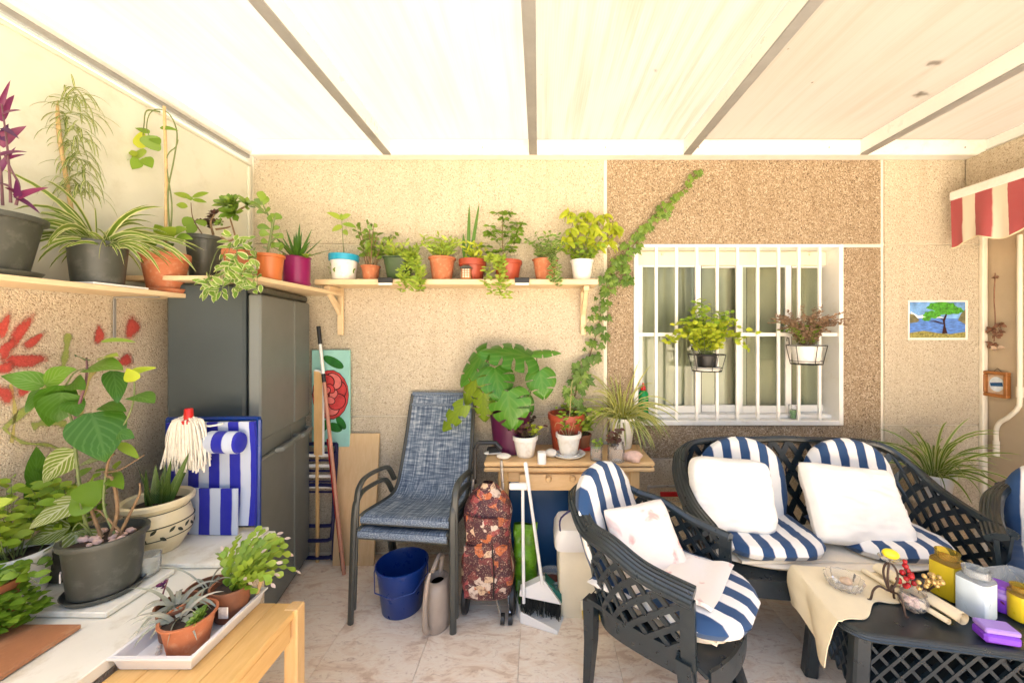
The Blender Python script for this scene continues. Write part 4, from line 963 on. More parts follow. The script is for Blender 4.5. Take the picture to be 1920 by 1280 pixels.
MB().box((-.02, -.056, .06), (.022, .004, .026), .001).build('sticker', M['label_paper'], t, False)
for pts in ([(500, 482), (505, 455), (510, 420), (500, 398), (490, 378)], [(505, 460), (512, 420), (516, 405)], [(506, 455), (524, 440)], [(498, 400), (480, 386), (470, 384)]): pstem(t, Y0, pts, .006, 'green_stem')
for (a, b, w) in (((490, 378), (492, 358), 16), ((490, 385), (482, 372), 15), ((494, 385), (502, 368), 13), ((490, 390), (475, 382), 11), ((498, 400), (482, 395), 14), ((512, 415), (500, 408), 16), ((514, 412), (514, 400), 14), ((515, 412), (526, 402), 14), ((508, 430), (482, 424), 14), ((508, 432), (525, 425), 10), ((510, 440), (532, 446), 15), ((506, 440), (485, 436), 16), ((504, 455), (488, 452), 14), ((515, 455), (528, 464), 14), ((508, 465), (520, 456), 12), ((496, 398), (508, 392), 12), ((503, 470), (494, 462), 12), ((522, 470), (533, 460), 10)): pxl(t, Y0, a, b, w, 'lf_jade', 'obov', (0, U(-.03, .03)), bend=.1, cup=.3)
t = pl('aloe_pot', 'aloe in glossy magenta pot at the corner of the fridge board', (-1.36, 2.10, FZ)); z = pot(t, .071, .148, 'magenta_pot', .92, .04, saucer='magenta_pot', rimout=1.0)
for k in range(20):
    a = k * 2.4; e = .45 + .95 * (k / 20); MB().leaf((.012 * math.cos(a), .012 * math.sin(a), z), dirv(a, e), (0, 0, 1), U(.13, .22), .03, 'spear', 7, -.15 if k > 6 else .3, .5).build('leaf', M['lf_aloe'], t)
m = MB(); 
for (x, y) in ((.075, -.03), (-.07, -.03)): rosette(m, V(x, y, z + .01), .05, 14)
m.build('offset_rosette', M['lf_sedum'], t, kind='stuff')
# ---------------------------------------------------------------- back shelf plants
BSZ = 1.827; GY = 2.40
def bs(px_, label, name='potted_plant', dy=0.0): return pl(name, label, (pxX(px_, GY + dy), GY + dy, BSZ), 'small plants on the back shelf')
t = bs(645, 'tall thin seedling in white and blue patterned pot on the back shelf', 'patterned_pot'); z = pot(t, .086, .165, 'white_pot', .78, .01, rimout=1.0)
MB().lathe([(.0835, .125), (.0885, .127), (.0895, .164), (.084, .166)], 28).build('blue_band', M['sky_blue'], t)
m = MB()
for k in range(9): a = U(3.4, 6.0); m.leaf((.0795 * math.cos(a), .0795 * math.sin(a), U(.03, .09)), V(U(-1, 1), 0, 1), (math.cos(a), math.sin(a), 0), .025, .012, 'oval', 3, 0, 0)
m.build('printed_leaves', M['lf_green'], t)
pstem(t, GY, [(645, 478), (643, 450), (641, 415)], .003)
for (a, b, w) in (((641, 412), (612, 398), 11), ((641, 410), (658, 402), 9), ((642, 420), (668, 428), 10), ((643, 425), (622, 434), 12), ((641, 414), (640, 400), 7), ((643, 432), (652, 442), 9)): pxl(t, GY, a, b, w, 'lf_light', 'oval', (0, U(-.04, .02)), bend=.6)
t = bs(695, 'bushy jade plant in small terracotta pot on the back shelf', 'jade_pot'); z = pot(t, .057, .095, 'terracotta', .75, .12)
stemplant(t, z, 11, .27, .14, 12, .044, .032, 'lf_jade', 'obov', 'bark', bend=.1, el=.5, sr=.005, start=.3)
t = bs(748, 'trailing stonecrop in dark green pot on the back shelf', 'stonecrop_pot'); z = pot(t, .085, .145, 'green_pot', .7, .06, sq=5)
stemplant(t, z, 16, .12, .12, 12, .046, .016, 'lf_sedum', 'oval', el=.6, bend=.1, sr=.002)
fl = MB()
for k in range(9):
    p0 = V(.09 + U(-.03, .04), -.07, z); x1 = U(.06, .19); cv = cat_curve([p0, p0 + V(.02, -.03, .02), V(x1, -.13, z - .08), V(x1 + U(-.02, .02), -.135, z - U(.14, .24))], 6)
    for i, p in enumerate(cv):
        for w_ in range(3): fl.leaf(p, dirv(U(0, 6.28), U(-.2, .7)), camup(t.location), U(.03, .05), .015, 'oval', 3, .1)
fl.build('trailing_foliage', M['lf_sedum'], t, kind='stuff')
t = bs(829, 'star-leaved succulent in weathered terracotta pot on the back shelf', 'succulent_pot'); z = pot(t, .082, .148, 'terracotta', .74, .1)
stemplant(t, z, 18, .15, .13, 13, .048, .016, 'lf_sedum', 'oval', el=.5, bend=.2, sr=.002)
t = bs(886, 'two tall snake plant blades in red pot behind the lantern', 'snake_plant', .02); z = pot(t, .083, .138, 'red_plastic_pot', .76, .3)
for (a, b) in (((878, 485), (880, 382)), ((882, 485), (899, 380)), ((870, 483), (869, 438))): pxl(t, GY + .02, a, b, 7, 'lf_aloe', 'strap', bend=0, up=(0, -1, 0))
stemplant(t, z, 10, .13, .08, 9, .046, .016, 'lf_lime', 'oval', el=.5, bend=.2, sr=.002)
t = bs(952, 'umbrella tree in dark red pot on the back shelf', 'umbrella_tree', .015); z = pot(t, .088, .13, 'red_plastic_pot', .78, .2); Y0 = GY
pstem(t, Y0, [(945, 500), (942, 450), (942, 395)], .004, 'bark'); fl = MB()
for k in range(26):
    py_ = U(392, 475); px_ = 943 + U(-33, 33) * (1 if py_ > 415 else .4); c = W(px_, py_, Y0 + U(-.06, .06)) - t.location
    for i in range(8): fl.leaf(c, dirv(i * .785 + U(-.2, .2), U(-.15, .3)), camup(t.location), U(.036, .056), .020, 'obov', 4, .4)
    pstem(t, Y0, [(943, min(490, py_ + 22)), (px_, py_)], .0014)
fl.build('foliage', M['lf_green'], t, kind='stuff'); fl = MB()
for k in range(7):
    p0 = V(U(-.10, -.02), -.07, z); x1 = U(-.13, .0); cv = cat_curve([p0, p0 + V(-.01, -.03, .02), V(x1, -.13, z - .08), V(x1 + U(-.02, .02), -.14, z - U(.14, .24))], 6)
    for i, p in enumerate(cv):
        for w_ in range(2): fl.leaf(p, dirv(U(0, 6.28), U(-.2, .7)), camup(t.location), U(.03, .055), .014, 'oval', 3, .1)
fl.build('trailing_foliage', M['lf_sedum'], t, kind='stuff')
t = bs(1022, 'leggy variegated herb in terracotta pot near the right end of the shelf', 'herb_pot'); z = pot(t, .080, .135, 'terracotta', .72, .03)
stemplant(t, z, 20, .19, .17, 12, .036, .021, 'lf_varieg', 'oval', el=.3, bend=.4, sr=.0018, droop=.2)
fl = MB()
for k in range(6):
    p0 = V(U(.02, .06), -.06, z); x1 = U(.03, .14); cv = cat_curve([p0, p0 + V(.0, -.03, .01), V(x1, -.125, z - .08), V(x1, -.13, z - U(.12, .17))], 5)
    for p in cv:
        for w_ in range(2): fl.leaf(p, dirv(U(0, 6.28), U(-.3, .5)), camup(t.location), U(.022, .036), .018, 'oval', 3, .2)
fl.build('trailing_foliage', M['lf_varieg'], t, kind='stuff')
t = bs(1091, 'yellow-green drooping plant in white pot at the right end of the shelf', 'white_pot_plant'); z = pot(t, .072, .13, 'white_pot', .75, .1); fl = MB(); st_ = MB(); Y0 = GY
for (x, y) in ((1068, 398), (1080, 408), (1098, 402), (1118, 408), (1132, 402), (1148, 420), (1155, 432), (1070, 432), (1062, 448), (1085, 425), (1108, 425), (1125, 430), (1142, 450), (1100, 445), (1080, 450), (1118, 455)):
    c = W(x, y, Y0 + U(-.06, .06)) - t.location; st_.tube(cat_curve([V(U(-.02, .02), 0, z), V(c.x * .6, c.y * .5, z + (c.z - z) * .6), c], 5), .0018, 5)
    for i in range(14): fl.leaf(c + V(0, 0, U(-.03, .01)), dirv(U(0, 6.28), U(-.3, .5)), camup(t.location), U(.055, .09), U(.02, .03), 'oval', 5, 1.8)
st_.build('stems', M['green_stem'], t, kind='stuff'); fl.build('foliage', M['lf_lime'], t, kind='stuff')
stemplant(t, z, 18, .13, .14, 12, .036, .022, 'lf_light', 'oval', el=.3, bend=.5, sr=.002, lean=(.02, 0), name='lower_foliage')
# lantern and clip lights
t = T('solar_lantern', 'small square bronze solar lantern on the back shelf', 'lantern', (pxX(875, 2.33), 2.33, BSZ))
MB().box((0, 0, .004), (.062, .062, .008), .002).build('base', M['frame_wood'], t, False); MB().box((0, 0, .036), (.046, .046, .054), .002).build('glass', M['cream_plastic'], t, False)
m = MB()
for x in (-.025, .025):
    for y in (-.025, .025): m.box((x, y, .036), (.006, .006, .056))
for z_ in (.022, .036, .05):
    m.box((0, -.0265, z_), (.05, .003, .003)); m.box((.0265, 0, z_), (.003, .05, .003))
for x in (-.008, .008): m.box((x, -.0268, .036), (.003, .003, .055))
m.build('cage', M['frame_wood'], t, False)
MB().lathe([(.045, .064), (.05, .066), (.048, .072), (.022, .086), (0, .087)], 4, sq=0, M=Matrix.Rotation(math.pi / 4, 3, 'Z')).build('roof', M['olive_metal'], t, False)
for (p, lab) in ((724, 'black and silver clip light on the shelf edge left of the stonecrop'), (979, 'black and silver clip light on the shelf edge by the umbrella tree')):
    t = T('clip_light', lab, 'light', (pxX(p, 2.285), 2.285, 1.79), 0, 'solar clip lights'); MB().box((0, .02, .038), (.088, .06, .006), .002).build('solar_panel', M['black_plastic'], t, False); MB().box((0, -.012, .024), (.088, .008, .03), .002).build('face', M['black_plastic'], t, False); MB().box((0, -.012, .001), (.084, .012, .014), .003).build('lens', M['white_alu'], t, False)
# ---------------------------------------------------------------- ivy on the wall
iv = pl('ivy_pot', 'terracotta pot with ivy climbing the wall up past the window', (pxX(1062, 2.38), 2.38, TBZ)); z = pot(iv, .112, .235, 'red_plastic_pot', .78, .16)
path = [(1068, 790), (1078, 740), (1092, 700), (1108, 660), (1122, 610), (1132, 560), (1146, 515), (1170, 480), (1195, 452), (1215, 425), (1240, 398), (1272, 364), (1312, 324)]
cv2 = cat_curve([V(p[0], p[1], 0) for p in path], 6)
MB().tube([W(p.x, p.y, 2.40 + .095 * min(1, i / 14)) for i, p in enumerate(cv2)], [.005 - .003 * i / len(cv2) for i in range(len(cv2))], 6).build('vine', M['bark'], iv, world=True)
def ivyleaf():
    m = MB(); r = rnd(); pts = [(0, -.1), (.35, -.32), (.62, .02), (.38, .12), (.50, .48), (.2, .42), (0, 1.0), (-.2, .42), (-.50, .48), (-.38, .12), (-.62, .02), (-.35, -.32)]
    vs_ = [V(0, .2, .05)] + [V(x, y, -.12 * abs(x) + U(-.03, .03)) for x, y in pts]
    return m.add(vs_, [(0, i + 1, (i + 1) % 12 + 1) for i in range(12)], [(0, .3, r)] + [(x * 1.4, y, r) for x, y in pts])
protos = []
def place_ivy(px_, py_, size, Y, light):
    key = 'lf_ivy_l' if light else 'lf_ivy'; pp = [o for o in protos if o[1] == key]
    a = U(-1, 1) + math.pi; n = V(U(-.35, .35), -1, U(-.1, .5)).normalized(); yv = V(math.sin(a), 0, math.cos(a)); yv = (yv - n * yv.dot(n)).normalized(); xv = yv.cross(n)
    R4 = Matrix((xv, yv, n)).transposed().to_4x4(); s = size * Y / F; loc = W(px_, py_, Y) - iv.location
    if len(pp) < 5:
        o = ivyleaf().build('leaf', M[key], iv); protos.append((o, key))
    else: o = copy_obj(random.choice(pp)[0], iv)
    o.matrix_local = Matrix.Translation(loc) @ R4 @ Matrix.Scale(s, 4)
for i, p in enumerate(cv2):
    f = i / len(cv2); wd = 19 * (1 - f) + 5; n = 2
    for k in range(n):
        if i < 8 and k > 1: continue
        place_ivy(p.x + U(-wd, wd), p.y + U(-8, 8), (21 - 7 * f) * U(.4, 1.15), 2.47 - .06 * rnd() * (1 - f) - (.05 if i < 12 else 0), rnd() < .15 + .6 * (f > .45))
for k in range(34): place_ivy(U(1140, 1185), U(492, 535), U(8, 13), 2.47 - U(0, .06), rnd() < .35)
# ---------------------------------------------------------------- ledge plants
GL = .601
c0 = TZ(197, 1104, GL + .02); t = pl('broadleaf_pot', 'large leggy broad-leaved plant in dark pot on the ledge', (c0.x, c0.y, GL + .018)); Y0 = c0.y
z = pot(t, .106, .185, 'dark_pot', .82, .10, saucer='dark_pot', sx=1.0, sy=.95)
MB().box((-.068, -.066, .085), (.022, .004, .03), .001, Matrix.Rotation(-.75, 3, 'Z')).build('sticker', M['label_paper'], t, False)
m = MB()
for k in range(16): a = U(0, 6.28); r = U(.02, .085); m.sphere((r * math.cos(a), r * .8 * math.sin(a), z + .006), U(.007, .014), 7, 5, (1.2, 1, .8), jit=.3)
m.build('pebbles', M['stone_pink'], t, kind='stuff')
for pts, r, mt in (([(165, 1010), (148, 900), (140, 830), (135, 790), (122, 755), (112, 728)], .0055, 'green_stem'), ([(138, 800), (148, 760), (160, 720), (163, 690), (162, 670)], .005, 'purple_stem'), ([(120, 730), (138, 700), (160, 690)], .003, 'green_stem'), ([(140, 790), (150, 778), (172, 773)], .0025, 'green_stem'), ([(215, 1000), (195, 950), (200, 880), (215, 830), (245, 770), (252, 730), (250, 695)], .004, 'green_stem'), ([(205, 1010), (220, 960), (212, 900), (200, 890), (205, 860), (215, 850)], .006, 'bark'), ([(220, 1010), (250, 950), (262, 925), (262, 905)], .005, 'bark'), ([(195, 885), (225, 880), (270, 853)], .003, 'bark'), ([(190, 1005), (170, 950), (165, 900)], .006, 'bark'), ([(230, 1000), (190, 960), (175, 955)], .004, 'bark'), ([(112, 728), (90, 722), (82, 722)], .003, 'green_stem')): pstem(t, Y0, pts, r, mt)
for (a, b, w, mt) in (((84, 722), (0, 704), 34, 'lf_big_l'), ((86, 722), (145, 690), 32, 'lf_big_l'), ((112, 722), (92, 800), 46, 'lf_big'), ((118, 735), (108, 792), 50, 'lf_big'), ((82, 730), (50, 775), 22, 'lf_big'), ((164, 690), (232, 694), 36, 'lf_big_l'), ((190, 672), (222, 668), 20, 'lf_light'), ((212, 695), (220, 758), 30, 'lf_big'), ((172, 774), (198, 868), 70, 'lf_big'), ((188, 762), (238, 772), 22, 'lf_big'), ((252, 742), (290, 756), 32, 'lf_big_l'), ((243, 700), (294, 689), 13, 'lf_lime'), ((250, 715), (238, 690), 20, 'lf_lime'), ((190, 640), (256, 642), 9, 'lf_light'), ((222, 812), (252, 822), 20, 'lf_big'), ((144, 846), (84, 908), 42, 'lf_begonia'), ((152, 870), (196, 862), 22, 'lf_begonia'), ((134, 718), (160, 732), 28, 'lf_big'), ((158, 675), (142, 668), 20, 'lf_big'), ((132, 752), (145, 782), 28, 'lf_big'), ((222, 830), (262, 862), 16, 'lf_light'),
    ((150, 935), (54, 992), 34, 'lf_begonia'), ((130, 990), (46, 1022), 36, 'lf_begonia'), ((125, 1010), (84, 1040), 32, 'lf_begonia'), ((142, 996), (148, 1058), 50, 'lf_begonia'), ((160, 905), (178, 950), 40, 'lf_green'), ((205, 895), (232, 918), 24, 'lf_green'), ((165, 960), (135, 930), 30, 'lf_green')):
    pxl(t, Y0, a, b, w * 1.12, mt, 'heart', (U(-.03, .03), U(-.07, .03)), None, U(.15, .75), U(.05, .3), 10, 'leaf', U(.01, .05))
for pts in ([(175, 1005), (150, 980), (135, 995)], [(172, 1005), (155, 960), (148, 936)], [(170, 1010), (140, 1000), (128, 1010)]): pstem(t, Y0, pts, .003, 'green_stem', [0, -.03, -.04])
# ceramic pot with snake plant
c0 = TZ(296, 1028, GL + .018); t = pl('snake_plant', 'snake plant in cream ceramic pot with painted leaf band on the ledge', (c0.x, c0.y, GL + .018)); Y0 = c0.y
KC = .80
MB().lathe([(0, .002), (.085, 0), (.092, .008), (.128, .06), (.138, .095), (.137, .12), (.125, .158), (.118, .168), (.128, .180), (.142, .19), (.144, .205), (.136, .212), (.122, .205), (.114, .185), (.112, .17)], 40, sx=KC, sy=KC).build('pot', M['ceramic'], t)
MB().lathe([(.001, .18), (.116, .176)], 30, sx=KC, sy=KC).build('soil', M['soil'], t)
m = MB()
for z_, r in ((.069, .1315), (.118, .1385), (.1665, .119)): m.lathe([(r, z_), (r + .0018, z_ + .001), (r + .0018, z_ + .003), (r, z_ + .004)], 40, sx=KC, sy=KC)
m.build('painted_line', M['ceramic_leaf'], t)
m = MB()
for k in range(26):
    a = k * 6.283 / 26; zz = .093 + .009 * math.sin(k * 2.1); n = V(math.cos(a), math.sin(a), 0); tv = V(-math.sin(a), math.cos(a), 0)
    m.leaf(n * (.1392 * KC) + V(0, 0, zz), tv * .8 + V(0, 0, (-1) ** k * .8), n,   .026, .012, 'oval', 4, 0, -.15)
m.build('painted_leaves', M['ceramic_leaf'], t, kind='stuff')
for k in range(9):
    a = k * 2.4; e = U(1.15, 1.5); MB().leaf((.03 * math.cos(a), .02 * math.sin(a), .175), dirv(a, e), (math.sin(a), -1, .1), U(.14, .24), .042, 'spear', 7, U(-.2, .3), .3).build('leaf', M['lf_snake'], t)
# foliage at the far left of the ledge
t = pl('leafy_pot', 'bushy green plant in white pot against the left wall', (-1.745, 1.245, GL + .018)); z = pot(t, .085, .15, 'white_pot', .78, .1)
stemplant(t, z, 22, .25, .17, 11, .044, .026, 'lf_light', 'oval', el=.35, bend=.5, sr=.002, r0=.06, yk=.8)
t = pl('trailing_green', 'trailing small-leaved plant spilling over the ledge in terracotta pot', (-1.665, 1.14, GL + .014)); z = pot(t, .075, .12, 'terracotta', .75, .2, c=(-.03, 0))
stemplant(t, z, 16, .10, .15, 11, .036, .024, 'lf_green', 'oval', el=.3, bend=.6, sr=.002, r0=.05, droop=.5, yk=.8)
fl = MB()
for k in range(34):
    a = U(-2.4, .5); R_ = U(.07, .15); p0 = V(0, 0, z); p1 = V(R_ * math.cos(a), R_ * .6 * math.sin(a), z * U(.5, .9)); p2 = V(R_ * 1.2 * math.cos(a), R_ * .7 * math.sin(a), U(.012, .05))
    for p in cat_curve([p0, p1, p2], 5)[3:]:
        for w_ in range(2): fl.leaf(p, dirv(U(0, 6.28), U(-.2, .6)), (0, -.3, 1), U(.022, .036), .024, 'heart', 4, .4)
fl.build('trailing_foliage', M['lf_green'], t, kind='stuff')
t = pl('tall_leaf_pot', 'dark leafy plant with upright pointed leaves behind the bushy pot', (-1.70, 1.36, GL + .018)); z = pot(t, .07, .12, 'dark_pot', .78, .1)
for (a, b, w) in (((68, 905), (68, 836), 30), ((75, 930), (60, 880), 34), ((80, 930), (95, 890), 30), ((78, 950), (45, 920), 26), ((85, 950), (125, 925), 26)): pxl(t, 1.36, a, b, w, 'lf_big', 'heart', (0, U(-.04, .04)), bend=.1)
stemplant(t, z, 12, .26, .12, 9, .05, .028, 'lf_green', 'oval', el=.4, bend=.5, sr=.002, r0=.04)
c0 = TZ(277, 1076, GL + .018); t = T('tealight_glass', 'small cloudy glass cup on the ledge beside the dark pot', 'glass', (c0.x, c0.y, GL + .018)); MB().lathe([(0, .002), (.026, 0), (.029, .006), (.033, .072), (.030, .072), (.026, .008), (0, .006)], 20, sq=4).build('cup', M['clear_plastic'], t); MB().lathe([(0, .008), (.025, .008), (.028, .045), (0, .045)], 20, sq=4).build('wax', M['linen'], t)
# white tray and its pots
TRZ = BZ + .002
ty = T('plant_tray', 'white rectangular plastic tray on the beech bench', 'tray', (-1.078, 1.178, TRZ))
m = MB(); w0, l0, w1, l1, hh = .098, .125, .112, .140, .045
def ring(w, l, z_): return [V(-w, -l, z_), V(w, -l, z_), V(w, l, z_), V(-w, l, z_)]
R_ = [ring(w0, l0, 0), ring(w1 - .004, l1 - .004, hh), ring(w1 + .006, l1 + .006, hh + .002), ring(w1 + .006, l1 + .006, hh - .004), ring(w1 + .004, l1 + .004, hh - .004)]
R_ = [ring(w0, l0, .003), ring(w1 - .004, l1 - .004, hh), ring(w1 + .006, l1 + .006, hh), ring(w1 + .006, l1 + .006, hh - .006), ring(w1 - .001, l1 - .001, hh - .006), ring(w0 + .003, l0 + .003, 0)]
vs_ = [p for r in R_ for p in r]; fs = [(0, 1, 2, 3)] + [(k * 4 + i, k * 4 + (i + 1) % 4, k * 4 + 4 + (i + 1) % 4, k * 4 + 4 + i) for k in range(5) for i in range(4)] + [(23, 22, 21, 20)]
m.add(vs_, fs).build('tray', M['white_plastic'], ty, False)
PZ = TRZ + .006
def tp(name, label, x, y): return pl(name, label, (x, y, PZ), 'pots in the white tray')
t = tp('succulent_pot', 'round terracotta pot with small green rosettes at the front of the tray', -1.048, 1.118); z = pot(t, .066, .098, 'terracotta', .72, .08)
m = MB()
for k in range(7): rosette(m, V(U(.0, .045), U(-.04, .03), z + .012), .024, 14, nrm=V(U(-.3, .3), -.5, 1))
m.build('rosette', M['lf_jade'], t, kind='stuff'); straps(t, z, 16, (.06, .13), .016, 'lf_grey', 2.4, (.3, 1.2), c=(-.03, 0), r0=.02, shape='spear', ns=6)
t = tp('spiderwort_pot', 'small clay pot with grey-green trailing leaves at the tray corner', -1.128, 1.165); z = pot(t, .052, .10, 'brown_pot', .8, .1)
straps(t, z, 22, (.07, .16), .017, 'lf_grey', 2.2, (.2, 1.3), r0=.025, shape='spear', ns=7)
pstem(t, 1.16, [(300, 1130), (308, 1105), (315, 1085)], .003, 'purple_stem')
m = MB(); rosette(m, W(306, 1098, 1.16) - t.location, .022, 7, Wk=.6); m.build('bloom', M['lf_purple'], t)
t = tp('clay_pot', 'empty-looking brown clay pot at the back of the tray', -1.115, 1.255); z = pot(t, .055, .09, 'brown_pot', .78, .12)
straps(t, z, 9, (.10, .24), .007, 'lf_grey', 2.0, (.3, 1.1), r0=.02, ns=8)
t = tp('christmas_cactus', 'flowering segmented cactus in brown pot at the tray end', -1.022, 1.243); z = pot(t, .057, .105, 'brown_pot', .78, .12)
MB().box((.02, -.057, .05), (.03, .004, .035), .001).build('sticker', M['label_paper'], t, False)
fl = MB(); bl = MB()
for k in range(60):
    az = U(-.9, 3.0); e = U(.5, 1.4); p = V(.02 * math.cos(az), .02 * math.sin(az), z); d = dirv(az, e); d = (d + V(.25, 0, .1)).normalized(); n = random.randint(4, 6); up_ = camup(t.location, .8)
    for i in range(n):
        L = U(.027, .036); fl.leaf(p, d, up_, L, .022, 'obov', 4, .1, .12); p = p + d * L * .93; d = (d + V(0, 0, -.20 * (1 + i * .12)) + V(U(-.1, .1), U(-.1, .1), 0)).normalized()
    if rnd() < .25: bl.leaf(p, d, up_, .022, .010, 'oval', 3)
fl.build('foliage', M['lf_cactus'], t, kind='stuff'); bl.build('buds', M['lf_pinkish'], t, kind='stuff')
t = T('bamboo_stub', 'short bamboo stick standing in the back corner of the white tray', 'stick', (-.985, 1.29, PZ)); MB().tube([(0, 0, 0), (.035, .0, .11)], .006, 8).build('cane', M['bamboo'], t)
m = MB()
for k in range(26): m.sphere((U(-.08, .08), U(-.12, .0), .006), U(.004, .009), 6, 4, jit=.3)
o = m.build('gravel', M['stone_white']); o.location = (-1.078, 1.178, TRZ + .003); tag(o, 'white gravel scattered in the plant tray', 'gravel', kind='stuff')
# ---------------------------------------------------------------- plants and things on the side table
def st(px_, py_, label, name='potted_plant'): c = TZ(px_, py_, TBZ); return pl(name, label, (c.x, c.y, TBZ + .001))
mn = pl('monstera', 'variegated monstera in purple pot at the left of the side table', (pxX(957, 2.36), 2.36, TBZ + .001)); z = pot(mn, .135, .25, 'purple_pot', .76, .06, rimout=1.0)
def monleaf(a, b, wpx, mat, Y, lobes=5, hole=.45, up=(0, -1, .35), dy=(0, 0)):
    A = W(*a, Y + dy[0]); B = W(*b, Y + dy[1]); d = (B - A); L = d.length; d.normalize(); up = Vector(up) + V(U(-.3, .3), 0, U(-.2, .3)); s = d.cross(up).normalized(); n = s.cross(d); w = wpx * 1.1 * Y / F / 2; m = MB(); r = rnd(); hole *= .6
    def hw(v): return w * max(.03, math.sin(math.pi * min(1, v * .95 + .05) ** .66)) ** .75
    def P_(u, v, side, tipk):
        x = u * hw(v) * tipk; q = A + d * (L * (v - .20 * (1 - v) ** 2 * u + .05 * u * u)) + s * (side * x)
        return q + n * (-.30 * w * u * u + .10 * w * u - .16 * L * v * v + .05 * w * math.sin(v * 8 + r * 9) * u)
    cols = [0, .12, .3, .45, .6, .75, .88, 1.0]; nc = len(cols); rows = 6
    for side in (-1, 1):
        for k in range(lobes):
            v0, v1 = k / lobes, (k + 1) / lobes; b0 = len(m.v); deep = .34 + .16 * ((k * 7 + side) % 3) / 2
            for j in range(rows + 1):
                t_ = j / rows
                for u in cols:
                    g_ = hole * .28 * (v1 - v0) * (min(1, max(0, u - deep) / .12)) ; lo = g_ if k > 0 else 0; hi = g_ if k < lobes - 1 else 0
                    vv = v0 + lo + (v1 - v0 - lo - hi) * t_; rd = 1 - (.10 * abs(2 * t_ - 1) ** 3 * hole if 0 < k < lobes - 1 else 0)
                    m.v.append(P_(u, min(vv, .995), side, 1 if u < .7 else rd)); m.a.append((side * u, vv, r))
            for j in range(rows):
                for i in range(nc - 1):
                    q = (b0 + j * nc + i, b0 + j * nc + i + 1, b0 + (j + 1) * nc + i + 1, b0 + (j + 1) * nc + i); m.f.append(q if side > 0 else q[::-1])
    return m.build('leaf', M[mat], mn, world=True, sharp=180)
Y0 = 2.30
monleaf((1000, 670), (903, 646), 74, 'lf_monstera', Y0, 5, .8, (.1, -.7, .7), (0, -.08)); monleaf((912, 655), (856, 716), 50, 'lf_monstera', Y0 + .04, 4, .5, (-.5, -1, .4), (0, -.05))
monleaf((896, 702), (866, 758), 40, 'lf_monstera_y', Y0, 3, .3, (-.3, -1, .3)); monleaf((928, 690), (938, 744), 66, 'lf_monstera', Y0 - .05, 4, .5, (.1, -.7, .7), (0, -.1)); monleaf((952, 734), (958, 802), 76, 'lf_monstera', Y0 - .12, 4, .7, (0, -1, .3), (0, -.08))
monleaf((906, 737), (904, 792), 42, 'lf_monstera_y', Y0 - .05, 4, .7, (-.1, -1, .2)); monleaf((1012, 695), (1021, 744), 54, 'lf_monstera', Y0 - .02, 3, .4, (.1, -1, .4), (0, -.06)); monleaf((1002, 662), (1050, 655), 24, 'lf_monstera', Y0, 3, .4, (.1, -.6, .9))
monleaf((868, 760), (826, 808), 34, 'lf_monstera_y', Y0 - .06, 3, .9, (-.2, -1, .3)); monleaf((978, 745), (982, 800), 44, 'lf_monstera', Y0 + .02, 3, .4, (.4, -1, .3))
for pts in ([(955, 800), (935, 740), (912, 690), (920, 655)], [(960, 800), (990, 750), (1005, 690), (1006, 662)], [(965, 800), (985, 745), (1012, 700)], [(952, 800), (940, 760), (930, 695)], [(950, 800), (910, 770), (868, 762)], [(955, 800), (950, 760), (952, 735)], [(948, 800), (925, 720), (900, 700)]): pstem(mn, Y0 + .03, pts, .006, 'green_stem')
t = st(985, 854, 'dark-leaved plant in small white pot at the front of the side table'); z = pot(t, .073, .125, 'white_pot', .72, .22)
stemplant(t, z, 14, .11, .09, 9, .036, .022, 'lf_dusk', 'oval', 'purple_stem', el=.3, bend=.6, sr=.002); stemplant(t, z, 6, .10, .05, 8, .028, .018, 'lf_lime', 'oval', el=.4, bend=.3, sr=.002, c=(.05, 0), name='side_foliage')
t = st(1066, 853, 'thin bare-stemmed plant in white pot on a white saucer on the side table'); z = pot(t, .074, .125, 'white_pot', .72, .22, saucer='white_pot')
MB().lathe([(0, .001), (.085, 0), (.103, .014), (.100, .016), (.08, .006), (0, .006)], 30).build('plate', M['white_pot'], t)
Y0 = t.location.y
for pts in ([(1066, 825), (1068, 780), (1073, 712)], [(1064, 825), (1058, 800), (1045, 792), (1040, 800)], [(1066, 822), (1075, 795), (1072, 785)], [(1063, 825), (1052, 805), (1048, 812)]): pstem(t, Y0, pts, .0025, 'bamboo')
stemplant(t, z, 6, .17, .07, 7, .034, .018, 'lf_light', 'oval', el=.4, bend=.4, sr=.0015)
t = st(1166, 838, 'variegated spider plant in pale green pot at the right of the side table', 'spider_plant'); z = pot(t, .088, .20, 'white_pot', .68, .08)
straps(t, z, 110, (.22, .44), .012, 'lf_spider_pale', 2.4, (.6, 1.5), r0=.05); straps(t, z, 45, (.18, .34), .013, 'lf_spider_in', 3.0, (.2, .9), r0=.06, name='lower_foliage')
t = st(1092, 842, 'light green leafy plant in dark pot between ivy and spider plant'); z = pot(t, .055, .10, 'brown_pot', .75, .15)
stemplant(t, z, 16, .19, .13, 9, .045, .026, 'lf_light', 'oval', el=.3, bend=.5, sr=.002)
t = st(1118, 862, 'small clear glass with a cutting on the side table', 'glass_jar'); t['category'] = 'jar'; MB().lathe([(0, .002), (.032, 0), (.035, .005), (.036, .085), (.033, .085), (.031, .008), (0, .006)], 20).build('glass', M['clear_glass'], t); stemplant(t, .05, 5, .08, .03, 6, .022, .014, 'lf_light', 'oval', el=.4, sr=.0015, r0=.012)
